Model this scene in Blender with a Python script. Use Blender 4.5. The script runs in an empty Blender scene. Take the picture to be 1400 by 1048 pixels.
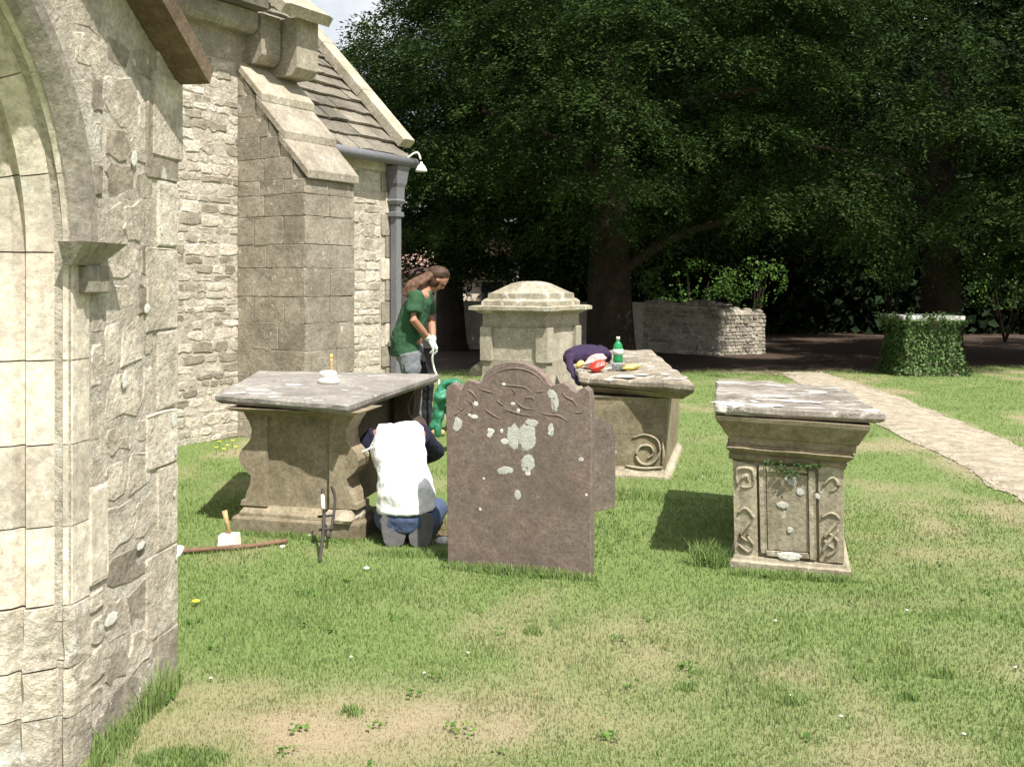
import bpy, math, random
import numpy as np
from mathutils import Vector, noise as mnoise
random.seed(7); R = np.random.RandomState(11)
S = bpy.context.scene; C = S.collection
# ------------------------------------------------------------------ camera, world, sun
CAMH = 1.6; F = 1400.0; HY = 385.0
cd = bpy.data.cameras.new('camera'); cam = bpy.data.objects.new('camera', cd); C.objects.link(cam)
cam.location = (0, 0, CAMH); cam.rotation_euler = (math.radians(90), 0, 0)
cd.sensor_width = 36; cd.lens = 36; cd.shift_y = -(524-HY)/1400.0; cd.clip_end = 600; cd.clip_start = .05
S.camera = cam
SUN = Vector((.32, -.54, 1.0)).normalized()
w = bpy.data.worlds.new('World'); S.world = w; w.use_nodes = True
nt = w.node_tree; bg = nt.nodes['Background']; sk = nt.nodes.new('ShaderNodeTexSky')
sk.sky_type = 'NISHITA'; sk.sun_disc = False; sk.sun_elevation = math.asin(SUN.z)
sk.sun_rotation = math.atan2(SUN.x, SUN.y); sk.air_density = 1.2; sk.dust_density = 2.5
cn = nt.nodes.new('ShaderNodeTexNoise'); cn.inputs['Scale'].default_value = 2.2; cn.inputs['Detail'].default_value = 6; cn.inputs['Roughness'].default_value = .6
ctc = nt.nodes.new('ShaderNodeTexCoord'); nt.links.new(ctc.outputs['Generated'], cn.inputs['Vector'])
crm = nt.nodes.new('ShaderNodeMapRange'); crm.inputs[1].default_value = .40; crm.inputs[2].default_value = .56; nt.links.new(cn.outputs[0], crm.inputs[0])
cmx = nt.nodes.new('ShaderNodeMix'); cmx.data_type = 'RGBA'; nt.links.new(crm.outputs[0], cmx.inputs[0]); nt.links.new(sk.outputs[0], cmx.inputs[6]); cmx.inputs[7].default_value = (7.5, 7.6, 7.8, 1)
nt.links.new(cmx.outputs[2], bg.inputs[0]); bg.inputs[1].default_value = .085
sl = bpy.data.lights.new('sun', 'SUN'); so = bpy.data.objects.new('sun', sl); C.objects.link(so)
sl.energy = 4.9; sl.angle = math.radians(.5); sl.color = (1, .96, .88)
so.rotation_euler = SUN.to_track_quat('Z', 'Y').to_euler()
S.view_settings.view_transform = 'Standard'; S.view_settings.look = 'None'
S.view_settings.exposure = .72; S.view_settings.gamma = 1
S.render.engine = 'CYCLES'

# ------------------------------------------------------------------ helpers
def P(px, py, Y): return Vector(((px-700)/F*Y, Y, CAMH-(py-HY)/F*Y))
def GP(px, py):
    Y = F*CAMH/(py-HY); return Vector(((px-700)/F*Y, Y, 0))
def tag(o, label=None, cat=None, group=None, kind=None):
    if label: o['label'] = label
    if cat: o['category'] = cat
    if group: o['group'] = group
    if kind: o['kind'] = kind
    return o
def thing(name, label, cat, loc=(0, 0, 0), group=None):
    o = bpy.data.objects.new(name, None); C.objects.link(o); o.location = loc
    o.empty_display_size = .1
    return tag(o, label, cat, group)
def link(name, me, mat, parent=None, smooth=False):
    o = bpy.data.objects.new(name, me); C.objects.link(o)
    if mat: me.materials.clear(); me.materials.append(mat)
    if parent:
        o.parent = parent
        p = parent; off = Vector((0, 0, 0))
        while p: off += p.location; p = p.parent
        o.location = -off
    if smooth:
        me.polygons.foreach_set('use_smooth', [True]*len(me.polygons))
    return o
def pm(name, vs, fs, mat, parent=None, smooth=False):
    me = bpy.data.meshes.new(name); me.from_pydata([tuple(v) for v in vs], [], fs); me.update()
    import bmesh
    bm = bmesh.new(); bm.from_mesh(me); bmesh.ops.recalc_face_normals(bm, faces=bm.faces); bm.to_mesh(me); bm.free()
    return link(name, me, mat, parent, smooth)
def npmesh(name, V, loops, nper, mat, parent=None, attr=None, smooth=False):
    """V (n,3); loops flat index array; nper verts per face (int)"""
    me = bpy.data.meshes.new(name); V = np.asarray(V, np.float32)
    loops = np.asarray(loops, np.int32).ravel(); nf = len(loops)//nper
    me.vertices.add(len(V)); me.vertices.foreach_set('co', V.ravel())
    me.loops.add(len(loops)); me.loops.foreach_set('vertex_index', loops)
    me.polygons.add(nf); me.polygons.foreach_set('loop_start', np.arange(nf, dtype=np.int32)*nper)
    me.update(calc_edges=True)
    if attr is not None:
        a = me.color_attributes.new('tint', 'FLOAT_COLOR', 'POINT')
        a.data.foreach_set('color', np.asarray(attr, np.float32).ravel())
    return link(name, me, mat, parent, smooth)
def hash2(ix, iy, s):
    n = (ix*374761393 + iy*668265263 + s*982451653) & 0x7fffffff
    n = ((n ^ (n >> 13))*1274126177) & 0x7fffffff
    return ((n ^ (n >> 16)) & 0xffff)/65535.0
def vn(x, y, s=0):
    x = np.asarray(x, float); y = np.asarray(y, float)
    ix = np.floor(x).astype(np.int64); iy = np.floor(y).astype(np.int64); fx = x-ix; fy = y-iy
    fx = fx*fx*(3-2*fx); fy = fy*fy*(3-2*fy)
    a = hash2(ix, iy, s); b = hash2(ix+1, iy, s); c = hash2(ix, iy+1, s); d = hash2(ix+1, iy+1, s)
    return (a*(1-fx)+b*fx)*(1-fy)+(c*(1-fx)+d*fx)*fy
def fbm(x, y, s=0): return .5*vn(x, y, s)+.3*vn(x*2.1, y*2.1, s+1)+.2*vn(x*4.3, y*4.3, s+2)

# ------------------------------------------------------------------ materials
class M:
    def __init__(s, name):
        s.m = bpy.data.materials.new(name); s.m.use_nodes = True; s.t = s.m.node_tree; s.b = s.t.nodes['Principled BSDF']
        s.b.inputs['Roughness'].default_value = .9
        s.b.inputs['Specular IOR Level'].default_value = .25
        s.geo = s.t.nodes.new('ShaderNodeNewGeometry')
    def n(s, ty, **kw):
        k = s.t.nodes.new(ty)
        for a, v in kw.items(): setattr(k, a, v)
        return k
    def l(s, a, b): s.t.links.new(a, b)
    def noise(s, scale, detail=4, rough=.6, stretch=None, off=0):
        k = s.n('ShaderNodeTexNoise'); k.inputs['Scale'].default_value = scale; k.inputs['Detail'].default_value = detail
        k.inputs['Roughness'].default_value = rough
        mp = s.n('ShaderNodeMapping'); s.l(s.geo.outputs['Position'], mp.inputs[0])
        if stretch: mp.inputs['Scale'].default_value = stretch
        mp.inputs['Location'].default_value = (off, off*.7, off*.3)
        s.l(mp.outputs[0], k.inputs['Vector']); return k.outputs[0]
    def vor(s, scale, feature='F1', off=0, out=0):
        k = s.n('ShaderNodeTexVoronoi'); k.feature = feature; k.inputs['Scale'].default_value = scale
        mp = s.n('ShaderNodeMapping'); s.l(s.geo.outputs['Position'], mp.inputs[0]); mp.inputs['Location'].default_value = (off, off, off)
        s.l(mp.outputs[0], k.inputs['Vector']); return k.outputs[out]
    def ramp(s, x, a, b, v0=0, v1=1):
        k = s.n('ShaderNodeMapRange'); k.inputs[1].default_value = a; k.inputs[2].default_value = b
        k.inputs[3].default_value = v0; k.inputs[4].default_value = v1; s.l(x, k.inputs[0]); return k.outputs[0]
    def mix(s, f, a, b, mode='MIX'):
        k = s.n('ShaderNodeMix'); k.data_type = 'RGBA'; k.blend_type = mode
        for i, v in ((0, f), (6, a), (7, b)):
            if isinstance(v, bpy.types.NodeSocket): s.l(v, k.inputs[i])
            elif i == 0: k.inputs[0].default_value = v
            else: k.inputs[i].default_value = (*v, 1) if isinstance(v, tuple) else (v, v, v, 1)
        return k.outputs[2]
    def math(s, op, a, b=0.0):
        k = s.n('ShaderNodeMath'); k.operation = op
        for i, v in ((0, a), (1, b)):
            if isinstance(v, bpy.types.NodeSocket): s.l(v, k.inputs[i])
            else: k.inputs[i].default_value = v
        return k.outputs[0]
    def gray(s, x):
        k = s.n('ShaderNodeCombineColor')
        for i in range(3): s.l(x, k.inputs[i])
        return k.outputs[0]
    def bump(s, x, dist, strength=1, prev=None):
        k = s.n('ShaderNodeBump'); k.inputs['Distance'].default_value = dist; k.inputs['Strength'].default_value = strength
        s.l(x, k.inputs['Height'])
        if prev: s.l(prev, k.inputs['Normal'])
        s.l(k.outputs[0], s.b.inputs['Normal']); return k.outputs[0]
    def col(s, c):
        if isinstance(c, tuple): s.b.inputs['Base Color'].default_value = (*c, 1)
        else: s.l(c, s.b.inputs['Base Color'])
        return s
def stone(name, c1, c2, lichen=.0, yellow=0., pits=.3, bump=.008, var=.35, sc=1., dark=None, streak=None, lc=(.62, .6, .54), green=0.):
    m = M(name)
    base = m.mix(m.ramp(m.noise(3.1*sc, 5), .35, .65), c1, c2)
    oi = m.n('ShaderNodeObjectInfo')
    base = m.mix(1., base, m.gray(m.ramp(oi.outputs['Random'], 0, 1, 1-var, 1+var)), 'MULTIPLY')
    fine = m.noise(38*sc, 6, .75, off=3)
    base = m.mix(1., base, m.gray(m.ramp(fine, .3, .7, .62, 1.3)), 'MULTIPLY')
    base = m.mix(1., base, m.gray(m.ramp(m.noise(11*sc, 5, .65, off=17), .3, .7, .8, 1.18)), 'MULTIPLY')
    if dark:
        base = m.mix(m.ramp(m.noise(1.9*sc, 6, .7, off=9), .5, .72, 0, .8), base, dark)
    if green:
        base = m.mix(m.ramp(m.noise(4*sc, 5, .7, off=21), .55, .7, 0, green), base, (.11, .13, .045))
    if pits:
        pt = m.ramp(m.noise(21*sc, 5, .7, off=5), .62, .7, 0, pits); base = m.mix(pt, base, (.07, .06, .045))
    if lichen:
        ln = m.noise(7.5*sc, 7, .72, stretch=streak, off=13)
        base = m.mix(m.ramp(ln, .70-.22*lichen, .74-.2*lichen, 0, .9), base, lc)
    if yellow:
        base = m.mix(m.ramp(m.noise(5*sc, 6, .7, off=33), .68-.15*yellow, .76-.15*yellow, 0, .7), base, (.42, .33, .12))
    m.col(base)
    p = m.bump(m.noise(9*sc, 6, .7, off=2), bump*2.2, .8)
    m.bump(fine, bump*.8, .7, p)
    return m.m
def plain(name, c, rough=.7, var=.12, sc=20, bump=0., metal=0., spec=.3):
    m = M(name); m.b.inputs['Roughness'].default_value = rough; m.b.inputs['Metallic'].default_value = metal
    m.b.inputs['Specular IOR Level'].default_value = spec
    nz = m.noise(sc, 4)
    m.col(m.mix(1., c, m.gray(m.ramp(nz, .3, .7, 1-var, 1+var)), 'MULTIPLY'))
    if bump: m.bump(nz, bump, .8)
    return m.m
MT = {}
MT['rubble'] = stone('rubble_stone', (.42, .37, .30), (.62, .56, .47), lichen=.55, pits=.6, bump=.016, var=.2, yellow=.1)
MT['mortar'] = stone('lime_mortar', (.44, .39, .32), (.60, .55, .47), pits=.6, bump=.02, var=0, sc=1.3, lichen=.5)
MT['ashlar'] = stone('ashlar_stone', (.24, .21, .165), (.35, .31, .25), lichen=.35, pits=.4, bump=.008, var=.14)
MT['cream'] = stone('cream_limestone', (.49, .43, .35), (.62, .56, .47), lichen=.3, pits=.15, bump=.004, var=.12, yellow=.1)
MT['hood'] = stone('weathered_hood_stone', (.24, .215, .18), (.34, .31, .25), lichen=.1, pits=.3, bump=.006, var=.15, green=.4)
MT['coping'] = stone('coping_stone', (.30, .27, .20), (.42, .38, .30), lichen=.3, pits=.3, bump=.006, var=.15, yellow=.3)
MT['beam'] = stone('brown_coping_stone', (.12, .085, .055), (.19, .14, .10), lichen=.05, pits=.3, bump=.005, var=.15)
MT['tile'] = stone('stone_roof_tile', (.15, .135, .11), (.24, .215, .17), lichen=.2, pits=.3, bump=.008, var=.3, yellow=.25)
MT['dkgrey'] = plain('lead_grey_paint', (.17, .17, .185), .5)
MT['tomb'] = stone('tan_tomb_stone', (.19, .155, .10), (.29, .245, .17), lichen=.04, pits=.12, bump=.004, var=.12)
MT['tomb_shaded'] = stone('shaded_tomb_stone', (.06, .045, .035), (.10, .075, .06), pits=.2, bump=.005, var=.1)  # tan tomb stone darkened: the hollow's shade is put into the colour
MT['tomb_carved'] = stone('carved_tomb_stone', (.30, .255, .185), (.42, .37, .28), lichen=.45, pits=.3, bump=.006, var=.1, yellow=.3)
MT['ped'] = stone('grey_pedestal_stone', (.32, .285, .22), (.42, .385, .31), lichen=.15, pits=.2, bump=.003, var=.06)
MT['pedcap'] = stone('lichened_cap_stone', (.27, .24, .17), (.40, .37, .29), lichen=.6, pits=.35, bump=.006, var=.08, yellow=.35)
MT['slab'] = stone('grey_ledger_stone', (.22, .205, .185), (.32, .30, .275), lichen=.4, pits=.3, bump=.004, var=.05, dark=(.12, .105, .092))
MT['slab_r'] = stone('streaked_ledger_stone', (.16, .14, .12), (.30, .27, .235), lichen=.7, pits=.4, bump=.006, var=.05, streak=(.35, 1.3, 1))
MT['slab_m'] = stone('spotted_ledger_stone', (.20, .17, .13), (.31, .27, .215), lichen=.6, pits=.4, bump=.006, var=.05)
MT['head'] = stone('brown_sandstone', (.172, .140, .120), (.205, .150, .126), lichen=.30, pits=.3, bump=.003, var=.05, dark=(.118, .094, .082), streak=(1, 1, .7), lc=(.26, .235, .21), sc=1.6)
MT['head2'] = stone('pitted_sandstone', (.15, .12, .10), (.22, .18, .15), lichen=.5, pits=.5, bump=.006, var=.05, lc=(.36, .35, .31))
MT['lichen'] = stone('pale_lichen', (.46, .46, .44), (.62, .62, .60), pits=.2, bump=.004, var=.15, sc=3)
MT['lichen_w'] = stone('white_lichen', (.68, .67, .62), (.82, .81, .77), pits=.15, bump=.004, var=.1, sc=3)
for k_, c1_, c2_ in (('lichen', (.40, .40, .375), (.56, .56, .53)), ('lichen_w', (.58, .57, .51), (.76, .75, .70))):
    m = M('crusty_'+k_); c_ = m.mix(m.ramp(m.noise(26, 6, .75), .35, .65), c1_, c2_); m.col(m.mix(m.ramp(m.noise(60, 4), .55, .7, 0, .6), c_, (.30, .27, .18)))
    at = m.n('ShaderNodeVertexColor'); at.layer_name = 'rim'; tr = m.n('ShaderNodeBsdfTransparent'); mx = m.n('ShaderNodeMixShader')
    al = m.ramp(m.math('ADD', m.math('MULTIPLY', at.outputs[0], .55), m.noise(48, 7, .8)), .66, .76); m.l(al, mx.inputs[0]); m.l(tr.outputs[0], mx.inputs[1]); m.l(m.b.outputs[0], mx.inputs[2])
    m.l(mx.outputs[0], m.t.nodes['Material Output'].inputs[0]); m.bump(m.noise(60, 5, .8), .006, .8); MT[k_+'_crust'] = m.m
MT['wallfar'] = stone('boundary_wall_stone', (.28, .25, .20), (.42, .38, .31), lichen=.4, pits=.5, bump=.012, var=.3)
MT['bark'] = stone('yew_bark', (.022, .016, .012), (.045, .03, .022), pits=.3, bump=.02, var=.1)
def foliage(name, c1, c2, trans=.25, rough=.55):
    m = M(name); g = m.geo.outputs['Random Per Island']
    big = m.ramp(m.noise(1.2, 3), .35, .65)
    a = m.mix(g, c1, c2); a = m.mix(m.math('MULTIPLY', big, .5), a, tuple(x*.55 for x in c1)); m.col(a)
    m.b.inputs['Roughness'].default_value = rough; m.b.inputs['Specular IOR Level'].default_value = .12
    tr = m.n('ShaderNodeBsdfTranslucent'); m.l(a, tr.inputs[0]); mx = m.n('ShaderNodeMixShader'); mx.inputs[0].default_value = trans
    m.l(m.b.outputs[0], mx.inputs[1]); m.l(tr.outputs[0], mx.inputs[2])
    m.l(mx.outputs[0], m.t.nodes['Material Output'].inputs[0]); return m.m
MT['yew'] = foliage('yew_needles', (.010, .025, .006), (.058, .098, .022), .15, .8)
MT['yew2'] = foliage('shaded_yew_needles', (.009, .019, .006), (.02, .036, .012), .08, .85)  # darker copy of the needles, deep shade of the wood put into the colour
MT['shrub'] = foliage('shrub_leaves', (.06, .15, .025), (.16, .28, .06), .3)
MT['ivy'] = foliage('ivy_leaves', (.05, .11, .03), (.17, .25, .09), .15, .4)
def grassmat(name, blade):
    m = M(name); at = m.n('ShaderNodeVertexColor'); at.layer_name = 'tint'
    sp = m.n('ShaderNodeSeparateColor'); m.l(at.outputs[0], sp.inputs[0]); wear, rnd, path = sp.outputs
    g = m.mix(rnd, (.12, .215, .05), (.27, .37, .125)) if blade else m.mix(m.noise(30, 4), (.12, .17, .05), (.20, .26, .09))
    s_ = m.mix(rnd, (.36, .285, .185), (.53, .45, .32)) if blade else m.mix(m.noise(22, 5, .7), (.27, .205, .125), (.42, .35, .24))
    c = m.mix(wear, g, s_)
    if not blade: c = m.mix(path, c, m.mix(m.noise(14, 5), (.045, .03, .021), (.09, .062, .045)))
    m.col(c); m.b.inputs['Roughness'].default_value = .8
    if blade:
        tr = m.n('ShaderNodeBsdfTranslucent'); m.l(c, tr.inputs[0]); mx = m.n('ShaderNodeMixShader'); mx.inputs[0].default_value = .35
        m.l(m.b.outputs[0], mx.inputs[1]); m.l(tr.outputs[0], mx.inputs[2]); m.l(mx.outputs[0], m.t.nodes['Material Output'].inputs[0])
    else: m.bump(m.noise(45, 5, .8), .012, .9)
    return m.m
MT['ground'] = grassmat('turf_soil', False); MT['blade'] = grassmat('grass_blades', True)
MT['gravel'] = stone('gravel_path', (.32, .27, .195), (.52, .455, .355), lichen=.45, pits=.8, bump=.016, var=0, sc=1.9)
MT['soil'] = stone('dug_soil', (.16, .11, .07), (.24, .17, .11), pits=.3, bump=.02, var=.2, sc=3)
MT['skin'] = plain('skin', (.36, .185, .12), .55, .08)
MT['hair'] = plain('brown_hair', (.06, .032, .02), .6, .4, 60, .004)
MT['ponytail'] = plain('reddish_hair', (.11, .06, .038), .6, .4, 60, .004)
MT['green_shirt'] = plain('green_cotton', (.03, .085, .042), .9, .2, 14, .02)
MT['white_shirt'] = plain('white_cotton', (.82, .82, .82), .9, .04, 9, .02)
MT['navy'] = plain('navy_cloth', (.015, .015, .035), .9, .2, 14, .01)
MT['grey_trousers'] = plain('grey_trousers', (.16, .175, .19), .9, .2, 10, .02)
MT['black_or_shaded_cloth'] = plain('black_or_shaded_cloth', (.02, .02, .024), .9, .2, 10, .02)
MT['jeans'] = plain('blue_denim', (.07, .10, .18), .9, .25, 25, .01)
MT['sole'] = plain('grey_rubber', (.13, .125, .13), .8, .2, 25, .006)
MT['glove'] = plain('pale_glove', (.62, .68, .62), .8, .15, 30, .006)
MT['tarp'] = plain('green_plastic', (.04, .19, .11), .4, .2, 8, .02)
MT['iron'] = plain('rusted_iron', (.05, .042, .04), .7, .35, 30, .004)
MT['wood'] = plain('pale_wood', (.42, .30, .15), .7, .2, 30, .003)
MT['stick'] = plain('brown_wood', (.17, .10, .065), .8, .3, 25, .004)
MT['white'] = plain('white_plastic', (.80, .78, .70), .5, .05)
MT['purple'] = plain('purple_fleece', (.035, .022, .055), .95, .3, 40, .012)
MT['red'] = plain('red_packet', (.65, .05, .03), .35, .15, 60)
MT['pink'] = plain('pink_packet', (.65, .40, .38), .4, .5, 50)
MT['yellow'] = plain('yellow_wrapper', (.75, .58, .16), .5, .15, 50)
MT['cream_wall'] = plain('cream_render', (.62, .52, .42), .9, .06, 3)
MT['rooftile'] = stone('red_roof_tile', (.36, .22, .17), (.48, .32, .27), pits=.1, var=.3)
MT['dark'] = plain('dark_glass', (.02, .02, .022), .2)
MT['flower_y'] = plain('yellow_petals', (.75, .65, .05), .8); MT['flower_w'] = plain('white_petals', (.8, .8, .78), .8)
mb = M('green_bottle_plastic'); mb.col((.03, .45, .16)); mb.b.inputs['Roughness'].default_value = .08; mb.b.inputs['Transmission Weight'].default_value = .6; mb.b.inputs['Specular IOR Level'].default_value = .6; MT['bottle'] = mb.m
mb = M('clear_plastic'); mb.col((.75, .8, .82)); mb.b.inputs['Roughness'].default_value = .08; mb.b.inputs['Transmission Weight'].default_value = .8; MT['clear'] = mb.m

# ------------------------------------------------------------------ shape helpers
def loft(name, B, T, prof, mat, parent=None, n=6, jit=.0, cap_jit=0., seed=0, smooth=False, cap=True):
    """B,T: four 3D corners (CCW from above) of bottom/top; prof: (t, offset)"""
    B = [Vector(b) for b in B]; T = [Vector(t) for t in T]; rnd = random.Random(seed)
    vs = []; fs = []; N = 4*n
    jt = [[mnoise.noise(Vector((i*.9, seed*3.1, k*.13)))*jit*1.6+rnd.uniform(-jit, jit)*.3 for i in range(N)] for k in range(len(prof))]
    for k, (t, off) in enumerate(prof):
        Q = [B[i].lerp(T[i], t) for i in range(4)]; en = []
        for i in range(4):
            e = (Q[(i+1) % 4]-Q[i]); nn = Vector((e.y, -e.x, 0)).normalized(); en.append(nn)
        Q2 = [Q[i]+(en[i-1]+en[i])*off for i in range(4)]
        for i in range(4):
            for j in range(n):
                f = j/n; p = Q2[i].lerp(Q2[(i+1) % 4], f); a = jt[k][i*n+j]
                vs.append(p+(en[i] if j else (en[i]+en[i-1])*.6)*a+Vector((0, 0, a*.5)))
    for k in range(len(prof)-1):
        for i in range(N):
            a = k*N+i; b = k*N+(i+1) % N; fs.append((a, b, b+N, a+N))
    fs.append(tuple(reversed(range(N))))
    if cap:
        L = (len(prof)-1)*N; side = lambda i, j: vs[L+(i*n+j) % N]
        idx = {}
        for a in range(n+1):
            for b in range(n+1):
                if b == 0: idx[a, b] = L+a
                elif a == n: idx[a, b] = L+n+b
                elif b == n: idx[a, b] = L+2*n+(n-a)
                elif a == 0: idx[a, b] = L+(3*n+(n-b)) % N
                else:
                    u = a/n; v = b/n; c = [vs[L], vs[L+n], vs[L+2*n], vs[L+3*n]]
                    p = side(0, a)*(1-v)+side(2, n-a)*v+side(3, n-b)*(1-u)+side(1, b)*u-(c[0]*(1-u)*(1-v)+c[1]*u*(1-v)+c[2]*u*v+c[3]*(1-u)*v)
                    p = p+Vector((0, 0, rnd.uniform(-cap_jit, cap_jit))); idx[a, b] = len(vs); vs.append(p)
        for a in range(n):
            for b in range(n): fs.append((idx[a, b], idx[a+1, b], idx[a+1, b+1], idx[a, b+1]))
    return pm(name, vs, fs, mat, parent, smooth)
def quad(c, u, w, d, z=0):
    """rect: front-left corner c, front edge direction u (unit 2D), width w, depth d"""
    u = Vector((u[0], u[1], 0)).normalized(); v = Vector((-u.y, u.x, 0)); c = Vector((c[0], c[1], z))
    return [c, c+u*w, c+u*w+v*d, c+v*d]
def box(name, c, sx, sy, sz, mat, parent=None, u=(1, 0), bev=.006, jit=0., seed=0):
    q = quad((0, 0), u, sx, sy); cc = Vector(c); m_ = (q[0]+q[2])/2
    B = [cc+p-m_ for p in q]; T = [p+Vector((0, 0, sz)) for p in B]; f = min(.4, bev/sz)
    return loft(name, B, T, [(0, -bev), (f, 0), (1-f, 0), (1, -bev)], mat, parent, 2, jit, 0, seed)
def tube(pts, rad, seg=10, ref=Vector((0, 0, 1)), caps=True):
    """pts list Vector, rad list of r or (rx,ry) -> vs, fs ; rx along side axis, ry along other"""
    pts = [Vector(p) for p in pts]; vs = []; fs = []; n = len(pts)
    for i, p in enumerate(pts):
        t = (pts[min(i+1, n-1)]-pts[max(i-1, 0)]).normalized()
        s = t.cross(ref)
        if s.length < .1: s = t.cross(Vector((0, 1, 0)))
        s.normalize(); o = s.cross(t).normalized(); r = rad[i] if isinstance(rad, (list, tuple)) else rad
        rx, ry = r if isinstance(r, tuple) else (r, r)
        for k in range(seg):
            a = 2*math.pi*k/seg; vs.append(p+s*(math.cos(a)*rx)+o*(math.sin(a)*ry))
    for i in range(n-1):
        for k in range(seg):
            a = i*seg+k; b = i*seg+(k+1) % seg; fs.append((a, b, b+seg, a+seg))
    if caps: fs.append(tuple(range(seg))[::-1]); fs.append(tuple(range((n-1)*seg, n*seg)))
    return vs, fs
def merge(*parts):
    vs = []; fs = []
    for v, f in parts:
        o = len(vs); vs += v; fs += [tuple(i+o for i in q) for q in f]
    return vs, fs
def tubeo(name, pts, rad, mat, parent=None, seg=10, smooth=True, ref=Vector((0, 0, 1))):
    v, f = tube(pts, rad, seg, ref); return pm(name, v, f, mat, parent, smooth)
def spline(pts, n=6):
    pts = [Vector(p) for p in pts]; out = []
    for i in range(len(pts)-1):
        p0 = pts[max(i-1, 0)]; p1 = pts[i]; p2 = pts[i+1]; p3 = pts[min(i+2, len(pts)-1)]
        for k in range(n):
            t = k/n; out.append(.5*((2*p1)+(p2-p0)*t+(2*p0-5*p1+4*p2-p3)*t*t+(3*p1-p0-3*p2+p3)*t**3))
    out.append(pts[-1]); return out
def lathe(name, c, prof, mat, parent=None, seg=20, smooth=True):
    c = Vector(c); vs = []; fs = []
    for r, z in prof:
        for k in range(seg): a = 2*math.pi*k/seg; vs.append(c+Vector((r*math.cos(a), r*math.sin(a), z)))
    for i in range(len(prof)-1):
        for k in range(seg): a = i*seg+k; b = i*seg+(k+1) % seg; fs.append((a, b, b+seg, a+seg))
    fs.append(tuple(range(seg))[::-1]); fs.append(tuple(range((len(prof)-1)*seg, len(prof)*seg)))
    return pm(name, vs, fs, mat, parent, smooth)
def ball(c, r, seg=12, rings=8, M3=None):
    c = Vector(c); vs = []; fs = []; r = r if isinstance(r, tuple) else (r, r, r)
    for i in range(rings+1):
        ph = math.pi*(i+.02)/(rings+.04)
        for k in range(seg):
            a = 2*math.pi*k/seg; p = Vector((r[0]*math.sin(ph)*math.cos(a), r[1]*math.sin(ph)*math.sin(a), r[2]*math.cos(ph)))
            if M3: p = M3 @ p
            vs.append(c+p)
    for i in range(rings):
        for k in range(seg): a = i*seg+k; b = i*seg+(k+1) % seg; fs.append((a, b, b+seg, a+seg))
    fs.append(tuple(range(seg))[::-1]); fs.append(tuple(range(rings*seg, (rings+1)*seg)))
    return vs, fs
def fuse(name, parts, mat, parent=None, voxel=.012, smooth_it=4, wrinkle=0., seed=0):
    """join closed pieces into one continuous surface"""
    v, f = merge(*parts); o = pm(name+'_raw', v, f, mat)
    r = o.modifiers.new('r', 'REMESH'); r.mode = 'VOXEL'; r.voxel_size = voxel; r.use_smooth_shade = True
    s = o.modifiers.new('s', 'SMOOTH'); s.iterations = smooth_it; s.factor = .6
    dg = bpy.context.evaluated_depsgraph_get(); me = bpy.data.meshes.new_from_object(o.evaluated_get(dg))
    bpy.data.objects.remove(o); me.name = name
    if wrinkle:
        for q in me.vertices:
            c = q.co; a = mnoise.noise(Vector((c.x*9+seed, c.y*9, c.z*16)))+.5*mnoise.noise(c*28)
            q.co = c+q.normal*a*wrinkle
    return link(name, me, mat, parent, True)
def blob(name, c, u, v, ru, rv, mat, parent=None, th=.004, n=26, seed=0, jag=.3):
    """thin irregular crust lying on the plane (u,v) through c, ragged towards its rim"""
    c = Vector(c); u = Vector(u).normalized(); v = Vector(v).normalized(); nn = u.cross(v).normalized()
    vs = []; fs = []; ed_ = []
    for k in range(n):
        a = 2*math.pi*k/n; q = 1.12+jag*(mnoise.noise(Vector((math.cos(a)*.8+seed*7.3, math.sin(a)*.8, seed*1.7+.5)))*1.3+mnoise.noise(Vector((math.cos(a)*2.6+seed*3.1, math.sin(a)*2.6, seed*2.3)))*.45)
        p = u*(math.cos(a)*ru*q)+v*(math.sin(a)*rv*q)
        vs += [c+p*1.1+nn*.0004, c+p*.6+nn*th]; ed_ += [0, 1]
    for k in range(n): a = 2*k; b = 2*((k+1) % n); fs.append((a, b, b+1, a+1))
    fs.append(tuple(2*k+1 for k in range(n)))
    me = bpy.data.meshes.new(name); me.from_pydata([tuple(p) for p in vs], [], fs); me.update()
    at = me.color_attributes.new('rim', 'FLOAT_COLOR', 'POINT'); at.data.foreach_set('color', np.repeat(np.array(ed_, np.float32), 4))
    return link(name, me, mat, parent)
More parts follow.
